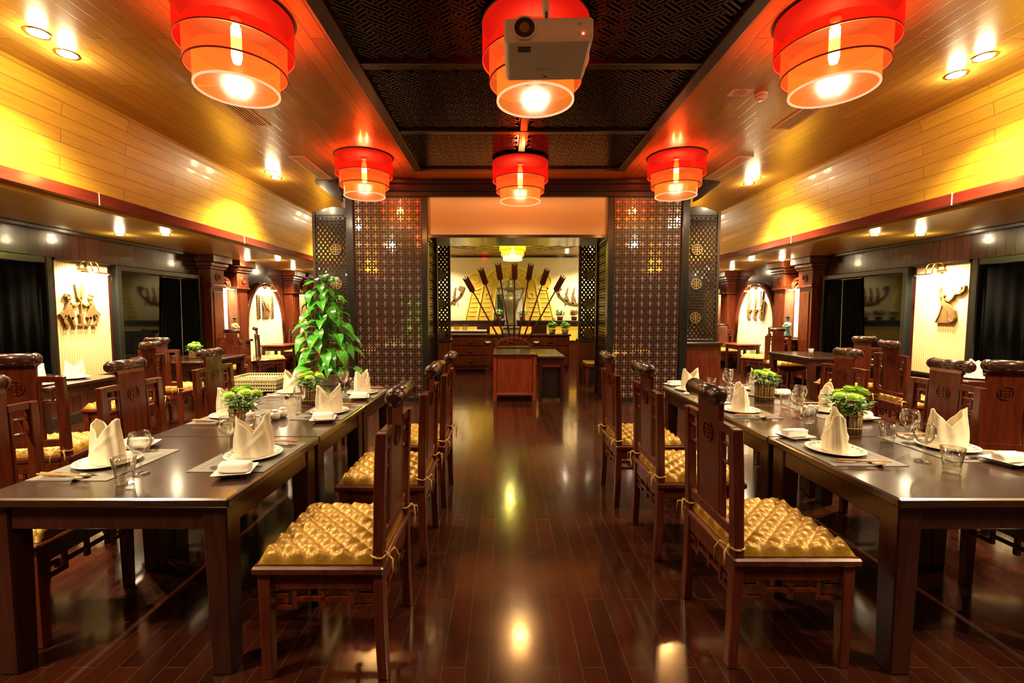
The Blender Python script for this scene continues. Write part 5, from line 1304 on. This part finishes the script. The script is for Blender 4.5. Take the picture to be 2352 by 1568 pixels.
def pounder(sg, cx):
    P = []
    P.append(([(cx+sg*0.02,0.33),(cx+sg*0.10,0.33),(cx+sg*0.17,0.18),(cx+sg*0.27,0.10),(cx+sg*0.20,0.0),(cx+sg*0.10,0.10),(cx+sg*0.03,-0.02),(cx-sg*0.06,0.04),(cx+sg*0.0,0.20)], D))
    P.append((circ(cx+sg*0.055,0.43,0.05), D)); P.append(([(cx+sg*0.03,0.33),(cx+sg*0.08,0.33),(cx+sg*0.08,0.40),(cx+sg*0.03,0.40)], D)); P.append(([(cx+sg*0.05,0.46),(cx+sg*0.15,0.44),(cx+sg*0.12,0.50),(cx+sg*0.04,0.51)], D))
    for q in stroke([(cx+sg*0.04,0.31),(cx-sg*0.07,0.27),(cx-sg*0.17,0.33)], 0.035): P.append((q, D))
    for q in stroke([(cx+sg*0.14,0.08),(cx+sg*0.18,-0.03),(cx+sg*0.12,-0.13)], 0.05): P.append((q, D))
    for q in stroke([(cx+sg*0.02,0.04),(cx-sg*0.03,-0.13)], 0.05): P.append((q, D))
    P.append(([(cx+sg*0.06,-0.15),(cx+sg*0.16,-0.15),(cx+sg*0.16,-0.12),(cx+sg*0.06,-0.12)], D)); P.append(([(cx-sg*0.10,-0.15),(cx-sg*0.01,-0.15),(cx-sg*0.01,-0.12),(cx-sg*0.10,-0.12)], D))
    return P
sh = {'standing_figure': pounder(1, 0.18), 'striding_figure': pounder(-1, -0.20),
      'mortar_post': [([(-0.07,-0.14),(0.07,-0.14),(0.07,-0.11),(0.028,-0.09),(0.028,0.06),(0.06,0.08),(0.06,0.11),(-0.06,0.11),(-0.06,0.08),(-0.028,0.06),(-0.028,-0.09),(-0.07,-0.11)], D)] + [(q, D) for q in stroke([(0,0.11),(0,0.36)], 0.02)],
      'paddle': [(q, D) for q in stroke([(-0.015,0.36),(-0.04,0.42),(-0.045,0.44),(-0.085,0.70)], [0.02,0.03,0.065,0.055])] + [(q, D) for q in stroke([(0.015,0.36),(0.04,0.42),(0.045,0.44),(0.085,0.70)], [0.02,0.03,0.065,0.055])]}
relief(-1, 6.30, 1.40, 6.065, 'bronze relief of two figures pounding at a post on the left bamboo panel', sh).scale = (1, 0.66, 0.68)
sh = {'robe': [([(-0.20,-0.20),(0.16,-0.20),(0.22,-0.10),(0.20,0.02),(0.10,0.12),(0.0,0.17),(-0.05,0.17),(-0.08,0.06)], 0.045)],
      'robe_fold': [(q, 0.055) for q in stroke([(-0.03,0.14),(0.04,0.02),(0.08,-0.12),(0.16,-0.18)], 0.03)] + [(q, 0.055) for q in stroke([(-0.05,0.12),(-0.10,-0.05),(-0.16,-0.17)], 0.02)],
      'upper_body': [([(-0.07,0.14),(0.0,0.15),(-0.01,0.24),(-0.08,0.25)], D), (circ(-0.075,0.30,0.035), D)] + [(q, D) for q in stroke([(-0.07,0.12),(-0.12,0.20),(-0.15,0.36),(-0.19,0.46)], [0.03,0.025,0.02,0.015])] + [(q, D) for q in stroke([(-0.15,0.36),(-0.13,0.45)], 0.015)],
      'raised_arm': [(q, D) for q in stroke([(-0.02,0.22),(0.06,0.20),(0.12,0.24),(0.17,0.32),(0.27,0.33),(0.34,0.38),(0.36,0.46)], [0.04,0.035,0.03,0.03,0.035,0.045,0.02])] + [(q, D) for q in stroke([(0.28,0.34),(0.29,0.44)], 0.025)]}
relief(1, 6.50, 1.50, 6.065, 'bronze relief of a robed dancer with raised arms on the right bamboo panel', sh).scale = (1, 0.70, 0.78)
rnd = random.Random(4)
def fretpanel(cx, w, h):
    P = [([(cx-w/2,-h/2),(cx+w/2,-h/2),(cx+w/2,h/2),(cx-w/2,h/2)], 0.015)]
    for k in range(10):
        z = -h/2+h*(k+0.5)/10
        P.append(([(cx-w*0.4,z-0.012),(cx+w*0.1,z+0.03),(cx+w*0.1,z+0.045),(cx-w*0.4,z+0.004)], 0.03)); P.append(([(cx+w*0.4,z-0.012),(cx-w*0.1,z+0.03),(cx-w*0.1,z+0.042),(cx+w*0.4,z+0.002)], 0.03))
    return P
mid_ = [([(-0.15,-0.28),(0.15,-0.28),(0.15,0.28),(-0.15,0.28)], 0.015)]
for k in range(6):
    x_ = -0.13+0.052*k
    for q in stroke([(x_,-0.27),(x_+0.03,-0.1),(x_-0.02,0.08),(x_+0.03,0.27)], 0.022): mid_.append((q, 0.035))
for q in stroke([(-0.12,0.15),(0.0,-0.02),(0.12,-0.08)], 0.03): mid_.append((q, 0.045))
relief(-1, 11.18, 1.62, 6.05, 'three carved wooden panels hung side by side in the left arch', {'side_panel': fretpanel(-0.31,0.14,0.56), 'centre_panel': mid_, 'outer_panel': fretpanel(0.31,0.14,0.56)}, m=M['bronze'])
P3 = {}
for k, c_ in enumerate((-0.28, 0.0, 0.28)):
    L_ = []
    for sg in (-1, 1): L_ += [(q, D) for q in stroke([(c_+sg*0.01,0.02),(c_+sg*0.02,0.10),(c_+sg*0.05,0.42)], [0.025,0.04,0.035])]
    L_ += [(circ(c_,-0.02,0.035), D), ([(c_-0.03,-0.08),(c_+0.03,-0.08),(c_+0.07,-0.26),(c_-0.07,-0.26)], D)] + [(q, D) for q in stroke([(c_-0.12,-0.02),(c_-0.06,-0.08),(c_,-0.06),(c_+0.06,-0.08),(c_+0.12,-0.02)], 0.025)]
    P3[('slim_figure', 'middle_figure', 'end_figure')[k]] = L_
P3['curved_staff'] = [(q, D) for q in stroke([(0.36,-0.28),(0.40,-0.05),(0.42,0.16),(0.36,0.2),(0.33,0.08)], 0.03)]
relief(1, 11.42, 1.58, 6.05, 'bronze relief of three figures with paddles in the right arch', P3)
# red lamp on the inner wall
b = MB(); b.ball((0,0,0), 0.05, 10, (1.6,0.6,0.6)); tag(b.build('alarm_light', mat('red_lens', (0.6,0.02,0.02), 0.2, emit=(1,0.03,0.02), estr=1.5), None, loc=(-0.78, 13.17, 3.02)), 'small red lamp at the top of the cream inner wall', 'lamp')
